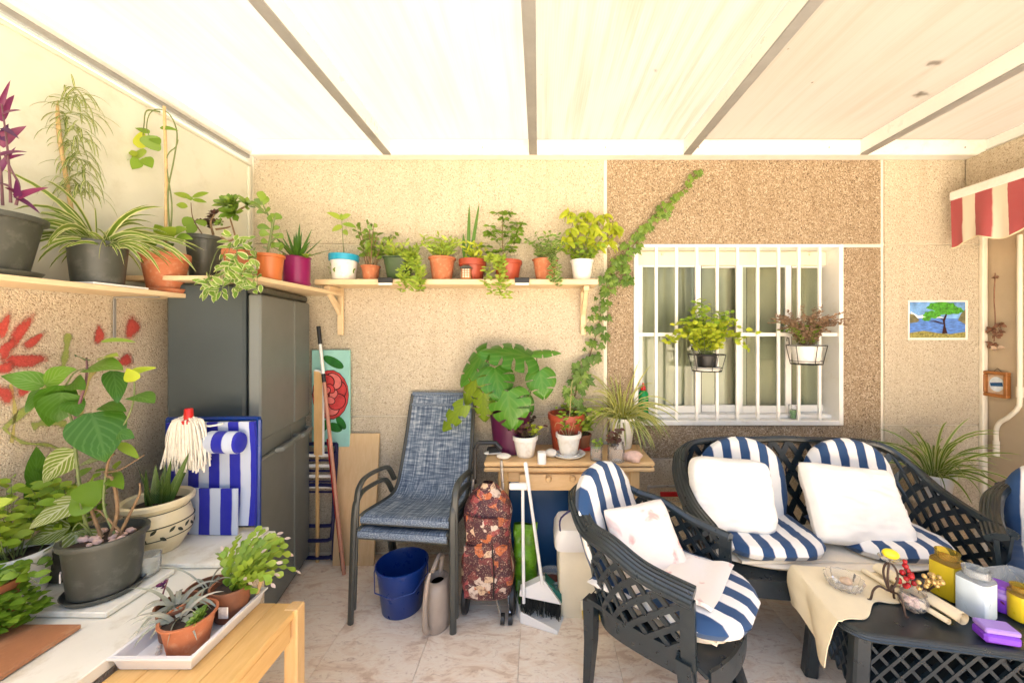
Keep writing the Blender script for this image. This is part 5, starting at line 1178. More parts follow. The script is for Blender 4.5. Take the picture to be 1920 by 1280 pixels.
t = st(1155, 864, 'squat glass jar with dark-leaved cutting near the pink rock', 'glass_jar'); t['category'] = 'jar'; MB().lathe([(0, .002), (.045, 0), (.05, .008), (.05, .085), (.043, .10), (.045, .11), (.040, .11), (.038, .10), (.045, .08), (.045, .01), (0, .007)], 24).build('glass', M['clear_glass'], t); stemplant(t, .07, 9, .11, .07, 7, .034, .022, 'lf_dusk', 'oval', 'bark', el=.2, bend=.5, sr=.002, r0=.015)
o = MB().sphere((0, 0, .033), .05, 14, 9, (1.15, .7, .66), jit=.35).build('pink_rock', M['stone_pink'], None, sharp=22); o.location = TZ(1187, 866, TBZ) ; tag(o, 'rough pink rock at the right front corner of the side table', 'rock')
for (p, s, lab, sc_, mt) in (((945, 860), .04, 'flat white pebble beside the black sandal', (1.1, .6, .45), 'stone_white'), ((1033, 856), .045, 'rounded white stone between the two white pots', (.9, .7, .55), 'stone_white'), ((958, 852), .036, 'curved white stone behind the flat pebble', (.8, .7, .7), 'stone_white')):
    o = MB().sphere((0, 0, s * sc_[2] * .95), s, 14, 9, sc_, jit=.15).build('pebble', M[mt]); o.location = TZ(p[0], p[1], TBZ); tag(o, lab, 'stone', 'stones on the side table')
o = MB().lathe([(0, 0), (.024, 0), (.025, .004), (.025, .064), (.022, .066), (0, .066)], 20, sq=4).build('white_candle', M['white_plastic']); o.location = TZ(1016, 868, TBZ); tag(o, 'short white square candle at the front edge of the side table', 'candle')
t = T('sandal', 'black and white sandal lying at the left end of the side table', 'shoe', TZ(930, 852, TBZ) + V(0, 0, .003), .35)
MB().sphere((0, 0, .012), .075, 16, 8, (1, .38, .16)).build('sole', M['white_plastic'], t); MB().slab(lambda u, v: V(-.05 + .10 * u, -.03 + .06 * v, .02 + .028 * math.sin(3.14 * v)), 8, 8, .006).build('strap', M['black_plastic'], t)
o = MB().box((0, 0, .012), (.07, .04, .022), .004).build('red_box', M['red_tube'], None, False); o.location = TZ(1099, 846, TBZ) + V(0, .02, .001); tag(o, 'tiny red box behind the saucer on the side table', 'box')
# ---------------------------------------------------------------- window sill things and hanging planters
t = T('green_bottle', 'green plastic bottle with red cap on the window sill', 'bottle', (pxX(1206, 2.565), 2.565, wz0 + .036)); MB().lathe([(0, .002), (.033, 0), (.036, .006), (.037, .05), (.033, .09), (.036, .13), (.034, .17), (.022, .186), (.014, .192)], 24).build('body', M['green_bottle'], t); MB().lathe([(.016, .19), (.018, .193), (.017, .215), (.008, .225), (.007, .24), (0, .242)], 16).build('cap', M['red_tube'], t)
t = T('sill_glass', 'small glass of green liquid on the window sill', 'glass', (pxX(1487, 2.545), 2.545, wz0 + .036)); MB().lathe([(0, .002), (.024, 0), (.026, .004), (.027, .095), (.0245, .095), (.023, .006), (0, .005)], 18).build('tumbler', M['clear_glass'], t); MB().lathe([(0, .006), (.022, .006), (.0232, .062), (0, .062)], 18).build('liquid', M['green_liquid'], t)
def hanger(px_, ptop, label, potmat, r, h, dish):
    t = pl('window_planter', label, (pxX(px_, 2.41), 2.41, pyZ(ptop, 2.41) - h - .02), 'planters hanging on the window bars'); m = MB(); R1 = .115; R0 = .09
    def rg(R, z_): return [V(R * math.cos(a), R * .85 * math.sin(a), z_) for a in [6.2832 * i / 24 for i in range(25)]]
    m.tube(rg(R1, h + .005), .003, 6); m.tube(rg(R0, .0), .003, 6); m.tube(rg(R0 + .004, .02), .002, 6)
    for i in range(6): a = i * 1.047 + .52; m.tube([V(R0 * math.cos(a), R0 * .85 * math.sin(a), 0), V(R1 * math.cos(a), R1 * .85 * math.sin(a), h + .005)], .0025, 6)
    m.tube([V(-R0, 0, 0), V(R0, 0, 0)], .0025, 6); m.tube([V(0, -R0 * .85, 0), V(0, R0 * .85, 0)], .0025, 6)
    for x in (-.05, .05): m.tube([V(x, R1 * .78, h + .005), V(x, .095, h + .05), V(x, .112, h + .055), V(x, .115, h + .03)], .003, 6)
    m.build('wire_basket', M['black_wire'], t)
    if dish: MB().lathe([(0, .005), (.078, .005), (.085, .025), (.082, .026), (.07, .01), (0, .01)], 24, sy=.85).build('saucer', M['white_pot'], t)
    return t, pot(t, r, h, potmat, .8, .1, z0=.008, sy=.9)
t, z = hanger(1325, 660, 'bright green bushy plant in black pot hanging on the window bars', 'black_plastic', .066, .10, True)
stemplant(t, z, 40, .34, .30, 18, .040, .026, 'lf_lime', 'oval', el=.35, bend=.5, sr=.0022, droop=.65, start=.18, yk=.40, r0=.04)
stemplant(t, z, 18, .38, .20, 20, .038, .024, 'lf_light', 'oval', el=.35, bend=.5, sr=.002, droop=.3, start=.3, yk=.4, r0=.04, name='upper_foliage')
t, z = hanger(1512, 643, 'dry brown-pink shrub in white pot hanging on the right window bars', 'white_pot', .092, .115, False)
stemplant(t, z, 60, .30, .24, 26, .020, .011, 'lf_dry', 'oval', 'bark', el=.5, bend=.2, sr=.0012, droop=.45, start=.2, r0=.05, lean=(.03, 0), yk=.4)
stemplant(t, z, 20, .22, .16, 22, .020, .011, 'lf_green', 'oval', 'bark', el=.5, bend=.2, sr=.0012, droop=.3, start=.2, r0=.05, lean=(-.06, 0), yk=.4, name='green_foliage')
# ---------------------------------------------------------------- right wall and back wall right: pictures, dried flowers, pipe, awning
tp_ = T('tree_picture', 'small painting of a green tree by a blue lake taped to the wall', 'picture', (pxX(1757), YB - .004, pyZ(600)), 0)
ZP = 279.0
MB().box((0, 0, 0), (112 / ZP, .002, 74 / ZP), .0).build('sheet', M['paper'], tp_, False)
def fp(pts, lay): return MB().prism([((x - 1757) / ZP, -.0015 - lay * .0006, (600 - y) / ZP) for x, y in pts], (0, -.0005, 0))
fp([(1704, 566), (1808, 566), (1808, 597), (1704, 597)], 0).build('painted_sky', M['sky_paint'], tp_, False); fp([(1704, 597), (1808, 597), (1808, 633), (1704, 633)], 0).build('painted_lake', M['lake_paint'], tp_, False)
fp([(1706, 584), (1720, 592), (1740, 588), (1770, 596), (1706, 596)], 1).build('painted_cloud', M['cloud_paint'], tp_, False)
fp([(1704, 588), (1712, 590), (1722, 600), (1718, 604), (1704, 606)], 2).build('painted_hill', M['hill_paint'], tp_, False); fp([(1808, 580), (1800, 588), (1794, 600), (1808, 608)], 2).build('painted_hill', M['hill_paint'], tp_, False)
fp([(1704, 624), (1730, 620), (1755, 624), (1780, 626), (1808, 622), (1808, 633), (1704, 633)], 2).build('painted_grass', M['grass_paint'], tp_, False)
for (c, rx, rz) in (((1764, 575), 28, 9), ((1745, 590), 16, 7), ((1786, 582), 18, 7), ((1735, 598), 8, 4), ((1770, 584), 20, 6)):
    fp([(c[0] + rx * math.cos(a) * (1 + .12 * math.sin(a * 5)), max(566.2, c[1] + rz * math.sin(a) * (1 + .15 * math.sin(a * 7)))) for a in [6.283 * i / 24 for i in range(24)]], 3 + rx * .02).build('painted_crown', M['crown_paint'], tp_, False)
fp([(1764, 625), (1767, 608), (1752, 604), (1738, 602), (1752, 601), (1766, 606), (1765, 600), (1756, 595), (1766, 598), (1771, 588), (1773, 590), (1769, 602), (1770, 612), (1774, 625)], 5).build('painted_trunk', M['rose_line'], tp_, False)
t = T('framed_picture', 'little landscape in a brown wooden frame on the right wall', 'picture', WR(1872, 720, .0))
fwid, fh = .135, .165; m = MB()
for (dy, dz, ly, lz) in ((0, fh / 2 - .01, fwid, .02), (0, -fh / 2 + .01, fwid, .02), (fwid / 2 - .01, 0, .02, fh - .04), (-fwid / 2 + .01, 0, .02, fh - .04)): m.box((-.016, dy, dz), (.03, ly, lz), .003)
m.build('frame', M['frame_wood'], t, False); MB().box((-.008, 0, 0), (.006, fwid - .03, fh - .03)).build('mount', M['dried_pale'], t, False)
MB().prism([(-.0115, .04 * math.cos(a), .048 * math.sin(a)) for a in [6.283 * i / 20 for i in range(20)]], (-.001, 0, 0)).build('painted_scene', M['cloud_paint'], t, False); MB().prism([(-.0128, .035, .005), (-.0128, -.03, .015), (-.0128, -.035, -.01), (-.0128, .03, -.016)], (-.0008, 0, 0)).build('painted_hill', M['blue_panel'], t, False)
MB().tube([(-.005, -.02, fh / 2), (-.005, 0, fh / 2 + .02), (-.005, .02, fh / 2)], .002, 5).build('hook', M['iron'], t)
t = T('dried_flowers', 'hanging string of dried flowers on the right wall', 'dried flowers', WR(1866, 660, .01)); Q = lambda px_, py_, o=.012: WR(px_, py_, o) - t.location
MB().tube(cat_curve([Q(1866, 512), Q(1864, 560), Q(1866, 600), Q(1864, 640)], 5), .003, 6).build('string', M['dried'], t); m = MB(); m2 = MB()
for (p, s) in (((1860, 618), .024), ((1876, 608), .022), ((1868, 628), .02), ((1862, 645), .026), ((1875, 622), .018), ((1866, 520), .012)): 
    for k in range(9): m.leaf(Q(*p), dirv(U(0, 6.28), U(-1, 1)), (-1, 0, .3), s * 1.5, s * .8, 'oval', 4, .8, .5)
for k in range(10): m2.leaf(Q(1870, 654), dirv(U(0, 6.28), U(-.6, .8)), (-1, 0, .3), .035, .022, 'oval', 4, .6, .6)
m.build('blooms', M['dried'], t, kind='stuff'); m2.build('pale_bloom', M['dried_pale'], t, kind='stuff')
t = T('drain_pipe', 'thin cream drain pipe with a bend on the right wall', 'pipe', WR(1868, 856, .015)); Q = lambda px_, py_: WR(px_, py_, .016) - t.location
MB().tube(cat_curve([Q(1912, 440), Q(1912, 600), Q(1912, 740), Q(1908, 765), Q(1890, 782), Q(1874, 792), Q(1868, 806), Q(1868, 830), Q(1868, 852)], 5), .0125, 10).build('tube', M['joint_paint'], t); MB().tube([Q(1868, 826), Q(1868, 854)], .0155, 12).build('socket', M['joint_paint'], t); MB().tube([Q(1912, 725), Q(1912, 745)], .0155, 12).build('coupling', M['joint_paint'], t)
aw = T('awning', 'red and cream striped awning with white front bar above the right wall', 'awning', (XR, 2.0, 2.36))
AX = 2.70 - XR
MB().box((AX, -.25, .02), (.055, 1.37, .055), .008).build('front_bar', M['white_paint'], aw, False)
def vf(u, v):
    y = .435 - 1.35 * u; hgt = .285 + .022 * math.cos(u * 1.35 * 23)
    return V(AX - .012 + (.012 * math.sin(u * 34) + .008 * math.sin(u * 71 + 1)) * v, y, -.005 - hgt * v)
MB().slab(vf, 90, 6, .002, lambda u, v: (u * 1.35 * 1.25, v, 0)).build('valance', M['awning_stripe'], aw)
MB().slab(lambda u, v: vf(u, 1) + V(-.001, 0, -.008 * v), 90, 1, .003).build('valance_hem', M['linen'], aw)
MB().slab(lambda u, v: V(AX + (.28) * v, .435 - 1.35 * u, .03 + .03 * v), 40, 2, .002, lambda u, v: (u * 1.35 * 1.25, v, 0)).build('canopy', M['awning_stripe'], aw)
# spider plant behind the sofa on the right
t = pl('spider_plant', 'arching spider plant in white pot on the floor behind the sofa', (pxX(1750, 2.28), 2.28, .0))
MB().box((0, .02, .24), (.26, .26, .48), .01).build('plinth', M['stucco_tan'], t, False); z = pot(t, .095, .16, 'white_pot', .75, .1, z0=.481)
straps(t, z, 60, (.25, .48), .017, 'lf_spider', 2.3, (.6, 1.45), r0=.04)
t = T('metal_trolley', 'folded metal hand trolley behind the sofa', 'hand trolley', (pxX(1252, 2.40), 2.40, 0))
m = MB(); m.tube(cat_curve([(-.125, 0, .0), (-.125, 0, .46), (-.10, 0, .505), (.1, 0, .505), (.125, 0, .46), (.125, 0, 0)], 5), .009, 8); m.tube([(-.12, 0, .41), (.12, 0, .41)], .003, 6); m.tube([(0, 0, .41), (0, 0, .1)], .003, 6); m.build('frame', M['steel'], t); MB().box((.03, -.005, .46), (.16, .012, .03), .005).build('red_grip', M['red_tube'], t, False)
# ---------------------------------------------------------------- resin lattice seating
def lattice(mb, S, ns, nq, bw, th, M_=7):
    def nrm(s, q):
        e = .004; a = S(min(1, s + e), q) - S(max(0, s - e), q); b = S(s, min(1, q + e)) - S(s, max(0, q - e)); n = a.cross(b); n.normalize(); return n
    for fam in (1, -1):
        ks = [k for k in range(-nq, ns + nq + 1)]
        for k in ks:                                   # lines s' = k + fam*q'
            q0, q1 = 0.0, float(nq)
            if fam > 0: q0 = max(q0, -k); q1 = min(q1, ns - k)
            else: q0 = max(q0, k - ns); q1 = min(q1, k)
            if q1 - q0 < .3: continue
            pts = []
            for i in range(M_):
                qq = q0 + (q1 - q0) * i / (M_ - 1); ss = k + fam * qq; row = []
                for e in (-1, 1):
                    s2 = min(ns, max(0, ss + e * bw * .7)); s_, q_ = s2 / ns, qq / nq; p = S(s_, q_); n = nrm(s_, q_)
                    off = .0012 * fam; row += [p + n * (th / 2 + off), p - n * (th / 2 + off)]
                pts.append(row)
            vs_ = [p for r in pts for p in r]; fs = []
            for i in range(M_ - 1):
                a, b = i * 4, i * 4 + 4
                fs += [(a, a + 2, b + 2, b), (a + 1, b + 1, b + 3, a + 3), (a, b, b + 1, a + 1), (a + 2, a + 3, b + 3, b + 2)]
            fs += [(0, 1, 3, 2), (len(vs_) - 4, len(vs_) - 2, len(vs_) - 1, len(vs_) - 3)]
            mb.add(vs_, fs)
def resin_seat(name, label, cat, loc, rz, hw, ns, group, dz=0.0, sf=-.31):
    t = T(name, label, cat, loc, rz, group); w = hw
    half = [V(w, -.27, .615), V(w + .012, -.10, .635), V(w + .008, .04, .68), V(w - .012, .15, .75 - dz * .7), V(w - .07, .24, .82 - dz), V(max(w - .20, w * .45), .285, .852 - dz)]
    pts = half + ([V(w * .2, .292, .862)] if w > .4 else []) + [V(0, .295, .866 - dz)]
    full = pts + [V(-p.x, p.y, p.z) for p in reversed(pts[:-1])]
    cv = cat_curve(full, 7); n = len(cv)
    Ls = [0]
    for i in range(1, n): Ls.append(Ls[-1] + (cv[i] - cv[i - 1]).length)
    def at(s):
        d = s * Ls[-1]
        for i in range(1, n):
            if d <= Ls[i] + 1e-9: f = (d - Ls[i - 1]) / max(1e-9, Ls[i] - Ls[i - 1]); return cv[i - 1].lerp(cv[i], f)
        return cv[-1]
    # ridged top rail
    prof = []; NP = 10
    for i in range(NP + 1): u = i / NP; prof.append((-.037 + .074 * u, .012 + .006 * math.sin(3.14 * u) - (.0028 if i % 2 else 0)))
    prof += [(.039, -.004), (.034, -.016), (-.034, -.016), (-.039, -.004)]
    vs_ = []; fs = []; m_ = len(prof)
    for i, p in enumerate(cv):
        d = cv[min(i + 1, n - 1)] - cv[max(i - 1, 0)]; dh = V(d.x, d.y, 0).normalized(); out = V(dh.y, -dh.x, 0); tl = .45; 
        up_ = (V(0, 0, 1) - d.normalized() * d.normalized().z).normalized(); ox = (out * math.cos(tl) - up_ * math.sin(tl) * 1.0); uz = (up_ * math.cos(tl) + out * math.sin(tl))
        for (a, b) in prof: vs_.append(p + ox * a + uz * b)
    for i in range(n - 1):
        for k in range(m_): fs.append((i * m_ + k, i * m_ + (k + 1) % m_, (i + 1) * m_ + (k + 1) % m_, (i + 1) * m_ + k))
    fs += [tuple(range(m_)), tuple(reversed(range((n - 1) * m_, n * m_)))]
    MB().add(vs_, fs).build('top_rail', M['dark_resin'], t, sharp=25)
    zb = .395
    def S(s, q):
        p = at(s); k = (.90 if w < .4 else .96) + (.10 if w < .4 else .04) * q; ky = .64 + .36 * q; return V(p.x * k, p.y * (ky if p.y > 0 else 1), zb + (p.z - .012 - zb) * q)
    m = MB(); lattice(m, S, ns, 3, .26, .012); m.build('lattice_panel', M['dark_resin'], t, False)
    def S2(s, q):
        b = S(s, 0); yy = max(0, -b.y - .05) / .22; return V(b.x * (.94 + .06 * q), b.y * (1 if b.y < 0 else .92 + .08 * q), .305 + (zb - .30) * q)
    MB().slab(S2, 60, 2, .014).build('skirt', M['dark_resin'], t)
    for s in (-1, 1):
        MB().slab(lambda u, v: V(s * (w * .93 + .07 * w * v), -.275 + .05 * u, .36 + (.605 - .36) * v), 2, 6, .016).build('arm_post', M['dark_resin'], t)
        for (x0, y0, x1, y1, nm) in ((w * .90, -.235, w * .86 + .02, -.33, 'front_leg'), (w * .76, .165, w * .70, .19, 'rear_leg')):
            q = []; 
            for z_, f in ((.38, 0), (.2, .45), (.0, 1.0)):
                cx_, cy_ = s * (x0 + (x1 - x0) * f), y0 + (y1 - y0) * f * f; a = .026 - .010 * f; q.append([V(cx_ - a, cy_ - a, z_), V(cx_ + a, cy_ - a, z_), V(cx_ + a, cy_ + a, z_), V(cx_ - a, cy_ + a, z_)])
            vv = [p for r in q for p in r]; ff = [(3, 2, 1, 0), (8, 9, 10, 11)] + [(k * 4 + i, k * 4 + (i + 1) % 4, k * 4 + 4 + (i + 1) % 4, k * 4 + 4 + i) for k in range(2) for i in range(4)]
            MB().add(vv, ff).build(nm, M['dark_resin'], t, False)
    def seatf(u, v):
        y = sf + (.17 - sf) * v; ww = w * .92 * (1 - .10 * max(0, v - .4)); x = (2 * u - 1) * ww; return V(x, y - .05 * (1 - (2 * u - 1) ** 2) * (1 - v) ** 3, .385 + .012 * math.cos((2 * u - 1) * 1.5) * 0 - .03 * max(0, .08 - v) / .08)
    MB().slab(seatf, 12, 8, .02).build('seat', M['dark_resin'], t)
    MB().slab(lambda u, v: V((2 * u - 1) * w * .90, sf - .005 - .05 * (1 - (2 * u - 1) ** 2), .30 + .08 * v), 16, 2, .012).build('front_apron', M['dark_resin'], t)
    return t
def pad(fn_out, W_, H_, th, mat, nm, parent, Mx, nu=22, nv=22, luvk=1.0, wr=.0, seed=0):
    m = MB(); b0 = 0
    def surf(u, v, side):
        a, b = 2 * u - 1, v; x, y = fn_out(a, b)
        e = max(0, (1 - abs(a) ** 6) * (1 - abs(2 * b - 1) ** 6)) ** .38
        z = side * th / 2 * e
        if wr: z += side * e * wr * (.6 * noise.noise(V(x * 9 + seed, y * 16, seed)) + .55 * (abs(noise.noise(V(x * 5 + y * 6, y * 24 - x * 5 + seed, 3.1))) - .2) + .25 * noise.noise(V(x * 14, y * 60 + seed, 1.1)))
        return V(x, y, z)
    for side in (1, -1):
        b0 = len(m.v); m.grid(lambda u, v: surf(u, v, side), nu, nv, luv=lambda u, v: (fn_out(2 * u - 1, v)[0] * luvk, v, side))
    m.xf(Mx); return m.build(nm, M[mat], parent, sharp=80)
def frame_m(o, x, y, z): R3 = Matrix((Vector(x).normalized(), Vector(y).normalized(), Vector(z).normalized())).transposed().to_4x4(); return Matrix.Translation(Vector(o)) @ R3
def out_back(w, h, r=.55):
    def f(a, b):
        t0 = 1 - r; k = 1.0 if b < t0 else math.sqrt(max(0.001, 1 - ((b - t0) / r) ** 2.3)); lo = .86 + .14 * min(1, b / .3); return (a * w * max(k, .12) * lo, b * h)
    return f
def out_seat(w, h):
    def f(a, b):                                       # b: 0 back, 1 front; rounded front
        k = 1.0 if b < .55 else math.sqrt(max(.02, 1 - ((b - .55) / .45) ** 2.6 * .86)); return (a * w * k, b * h)
    return f
def striped_cushion(label, root, dx, group, zseat=.44, mat='navy_stripe', hw=.23, backh=.50, seatl=.52, tilt=0.30):
    t = T('striped_cushion', label, 'cushion', root.location, root.rotation_euler.z, group); k = 1 / .46
    pad(out_back(hw, backh, .5), hw, backh, .085, mat, 'back_pad', t, frame_m((dx, .12, zseat + .02), (1, 0, 0), (0, math.sin(tilt), math.cos(tilt)), (0, -math.cos(tilt), math.sin(tilt))), luvk=k, wr=.010, seed=dx * 9 + root.location.x)
    pad(out_seat(hw * 1.02, seatl), hw, seatl, .075, mat, 'seat_pad', t, frame_m((dx, .16, zseat + .04), (1, 0, 0), (0, -1, .02), (0, .02, 1)), luvk=k, wr=.012, seed=dx * 7 + 3 + root.location.x)
    m = MB(); 
    for s in (-1, 1): m.tube(cat_curve([(dx + s * hw * .8, .25, zseat + .30), (dx + s * (hw + .02), .28, zseat + .27), (dx + s * (hw + .0), .30, zseat + .20)], 4), .004, 5)
    m.build('tie', M['navy_tube'], t)
    return t
def pillow(label, loc, w, h, th, mat, Mx, seed, group=None, wr=.016, nm='pillow', cr=.12):
    o_ = lambda a, b: (a * w / 2 * (1 - .07 * (1 - (2 * b - 1) ** 2)) * math.sqrt(1 - cr * (2 * b - 1) ** 4), (b - .5) * h * (1 - .07 * (1 - a * a)) * math.sqrt(1 - cr * a ** 4))
    o = pad(o_, w, h, th, mat, nm, None, Matrix.Identity(4), 40, 40, 1.0, wr, seed); o.matrix_world = Mx; tag(o, label, 'pillow', group); return o
sofa = resin_seat('garden_sofa', 'dark resin two-seat garden sofa with lattice sides under the window', 'sofa', (1.425, 1.92, 0), -.02, .655, 25, 'resin garden seats', 0.0, -.21)
arm = resin_seat('garden_armchair', 'dark resin garden armchair with lattice sides in the foreground', 'armchair', (.465, 1.60, 0), math.radians(49.6), .24, 18, 'resin garden seats', .08)
arm2 = resin_seat('garden_armchair', 'dark resin garden armchair cut off at the right edge of the photo', 'armchair', (2.335, 1.60, 0), math.radians(-50), .24, 18, 'resin garden seats', .07)
up_ = []
for (r, dx, w, lab, l) in ((sofa, 0, 1.14, 'cream seat pad under the sofa cushions', .38), (arm, 0, .37, 'cream folded seat pad under the foreground armchair cushion', .50), (arm2, 0, .37, 'cream seat pad on the right armchair', .45)):
    t = T('seat_pad', lab, 'pad', r.location, r.rotation_euler.z, 'seat pads'); pad(out_seat(w / 2, l), w, l, .035, 'cream_pad', 'cover', t, frame_m((dx, .15, .4155), (1, 0, 0), (0, -1, 0), (0, 0, 1)), wr=.004); MB().slab(lambda u, v: V((2 * u - 1) * w * .42, .14 - (l - .04) * v, .436 + .004 * math.sin(u * 9 + v * 5)), 10, 8, .012).build('fold', M['cream_pad'], t)
striped_cushion('navy striped cushion on the foreground armchair', arm, 0, 'striped cushions', .435, 'navy_stripe', .22, .45, .57, .30)
striped_cushion('navy striped cushion on the left half of the sofa', sofa, -.29, 'striped cushions', .435, 'navy_stripe', .245, .455, .40, .22)
striped_cushion('navy striped cushion on the right half of the sofa', sofa, .30, 'striped cushions', .435, 'navy_stripe_b', .25, .45, .40, .22)
striped_cushion('navy striped cushion on the right-edge armchair', arm2, 0, 'striped cushions', .435, 'navy_stripe', .215, .45, .50, .24)
def pmx(c, tilt, roll, yaw=0.0): return Matrix.Translation(c) @ Matrix.Rotation(yaw, 4, 'Z') @ Matrix.Rotation(math.pi / 2 - tilt, 4, 'X') @ Matrix.Rotation(roll, 4, 'Z')
pillow('rumpled white pillow on the left half of the sofa', None, .44, .38, .13, 'cushion_white', pmx(W(1370, 926, 1.925), .38, -.06, -.05), 2.0, 'white pillows', .034, cr=.28)
pillow('large white pillow propped on the right half of the sofa', None, .50, .40, .13, 'cushion_white', pmx(W(1602, 946, 1.88), .55, -.12, .05), 7.0, 'white pillows', .030, cr=.15)
HX = V(math.sin(math.radians(49.6)), -math.cos(math.radians(49.6)), 0)
pc = W(1214, 1020, 1.575)
pillow('pale pink printed pillow on the foreground armchair', None, .34, .34, .07, 'pink_pillow', pmx(pc, .66, -.05, math.radians(27)), 4.0, None, .006)
pillow('pale printed pillow on the right-edge armchair', None, .34, .34, .08, 'pink_pillow', pmx(V(2.40, 1.52, .66), .6, .1, math.radians(-50)), 9.0, None, .008)
t = T('throw_cloth', 'white folded cloth lying across the foreground armchair cushion', 'cloth', (.465, 1.60, 0), math.radians(49.6))
MB().slab(lambda u, v: V(-.19 + .30 * u + .05 * v, -.11 - .19 * v, .528 + .012 * math.sin(u * 5 + v * 3) + .018 * (1 - v) + .006 * math.sin(v * 9)), 14, 10, .014).build('fold', M['pink_pillow'], t)
# ---------------------------------------------------------------- coffee table and what stands on it
CTZ = .45
ct = T('coffee_table', 'dark resin coffee table with lattice skirt at lower right', 'coffee table', (1.50, 1.43, 0), -.17); hx, hy, rc = .39, .19, .09
def outline(k=0.0, n=6):
    pts = []
    for (sx, sy, a0) in ((1, 1, 0), (-1, 1, 1.5708), (-1, -1, 3.1416), (1, -1, 4.7124)):
        for i in range(n + 1): a = a0 + 1.5708 * i / n; pts.append(V(sx * (hx - rc) + (rc + k) * math.cos(a), sy * (hy - rc) + (rc + k) * math.sin(a), 0))
    return pts
m = MB(); rows = [(-.02, CTZ - .028), (.0, CTZ - .028), (.004, CTZ - .022), (.001, CTZ - .018), (.003, CTZ - .014), (-.002, CTZ - .010), (-.001, CTZ - .006), (-.008, CTZ - .001), (-.016, CTZ)]
vs_ = []; n = len(outline())
for k, z_ in rows: vs_ += [p + V(0, 0, z_) for p in outline(k)]
fs = [(j * n + i, j * n + (i + 1) % n, (j + 1) * n + (i + 1) % n, (j + 1) * n + i) for j in range(len(rows) - 1) for i in range(n)] + [tuple(reversed(range(n))), tuple((len(rows) - 1) * n + i for i in range(n))]
m.add(vs_, fs).build('top', M['dark_resin'], ct, sharp=30)
for sx in (-1, 1):
    for sy in (-1, 1):
        MB().bar((sx * (hx - .075), sy * (hy - .06), CTZ - .03), (sx * (hx - .045), sy * (hy - .04), .0), .055, .05, (0, 1, 0), .008).build('leg', M['dark_resin'], ct, False)
for (a, b, k) in ((V(-hx + .06, -hy + .05, 0), V(hx - .06, -hy + .05, 0), 10), (V(-hx + .06, hy - .05, 0), V(hx - .06, hy - .05, 0), 10), (V(-hx + .055, -hy + .06, 0), V(-hx + .055, hy - .06, 0), 6), (V(hx - .055, -hy + .06, 0), V(hx - .055, hy - .06, 0), 6)):
    m = MB(); lattice(m, lambda s, q: a.lerp(b, s) + V(0, 0, .20 + .22 * q), k, 3, .17, .010, 4); m.build('lattice_skirt', M['dark_resin'], ct, False)
MB().box((0, 0, .20), (2 * hx - .14, 2 * hy - .12, .014), .003).build('lower_shelf', M['dark_resin'], ct, False)
# runner
rn = T('table_runner', 'cream cloth runner hanging over the left end of the coffee table', 'tablecloth', Vector((1.50, 1.43, CTZ)) + Matrix.Rotation(-.17, 3, 'Z') @ V(-.258, .012, 0), -.17)
def cl(u, v):                                           # u along X from hanging edge to roll, v from front to back
    xs = u * .53; k_ = min(1, max(0, (u - .30) / .5)); yf = -.165 + .15 * k_ * k_ * (3 - 2 * k_) + .012 * math.sin(u * 22) * (u > .3); yy = yf + (.165 - yf) * v
    e = .145 + .02 * math.sin(v * 7)
    if xs < e: d = (e - xs); x = -.142 - .022 * abs(math.sin(v * 5 + d * 9)) * min(1, d / .08) - .012 * min(1, d / .03); z = .010 - d * (1.0 + .95 * max(0, .35 - v))
    else: x = -.142 + (xs - e); z = .008 + .0015 * math.sin(x * 40 + v * 9)
    y = yy * (1 - .12 * (xs < e) * (e - xs) / e)
    return V(x, y, max(z, -.26))
MB().slab(cl, 60, 24, .004).build('cloth', M['linen'], rn)
for (y0, r, sgn) in ((0, .028, 1), (-.055, .013, 1)):
    m = MB(); A = V(.185 + y0, .15, r + .009); B = V(.275 + y0 * .8, -.125, r + .009); NS = 26
    dv = (B - A).normalized(); sd = dv.cross(V(0, 0, 1)).normalized(); vs_ = []; 
    for e in (A, B):
        for i in range(NS + 1): a = i / NS * 10.5; rr = r * (1 - .055 * a); vs_.append(e + sd * rr * math.cos(a) + V(0, 0, 1) * rr * math.sin(a) * .9)
    fs = [(i, i + 1, NS + 2 + i, NS + 1 + i) for i in range(NS)]; m.add(vs_, fs).build('roll', M['linen'], rn, sharp=180)
def ctp(px_, py_): return TZ(px_, py_, CTZ + .006)
c = ctp(1582, 1100); t = T('cut_glass_bowl', 'cut glass ashtray with a seashell on the cream runner', 'bowl', c)
vs_ = []; N_ = 32; prof = [(.0, .006), (.035, .004), (.055, .010), (.066, .040), (.064, .044), (.060, .042), (.050, .016), (.03, .012), (.0, .012)]; m = MB(); m.lathe(prof, N_)
for i, p in enumerate(m.v):
    if i // N_ in (2, 3, 4): m.v[i] = V(p.x * (1 + .05 * (-1) ** (i % 2)), p.y * (1 + .05 * (-1) ** (i % 2)), p.z)
m.build('bowl', M['clear_glass'], t, False); MB().sphere((.01, 0, .026), .02, 12, 8, (1.2, .9, .7), jit=.2).build('seashell', M['dried_pale'], t); MB().sphere((-.028, .01, .022), .012, 10, 6, (1, .8, .7), jit=.3).build('pebble', M['stone_white'], t)
c = ctp(1668, 1135); t = T('iron_candle_holder', 'twisted iron candle holder topped with a yellow lemon candle', 'candle holder', c); m = MB()
for k in range(3):
    a = k * 2.094 + .6; m.tube(cat_curve([V(.066 * math.cos(a), .066 * math.sin(a), .004), V(.056 * math.cos(a), .056 * math.sin(a), .010), V(.048 * math.cos(a), .048 * math.sin(a), .045), V(.03 * math.cos(a), .03 * math.sin(a), .066), V(0, 0, .058), V(-.022 * math.cos(a), -.022 * math.sin(a), .10), V(-.02 * math.cos(a), -.02 * math.sin(a), .14), V(.004 * math.cos(a), .004 * math.sin(a), .175)], 6), .0038, 7)
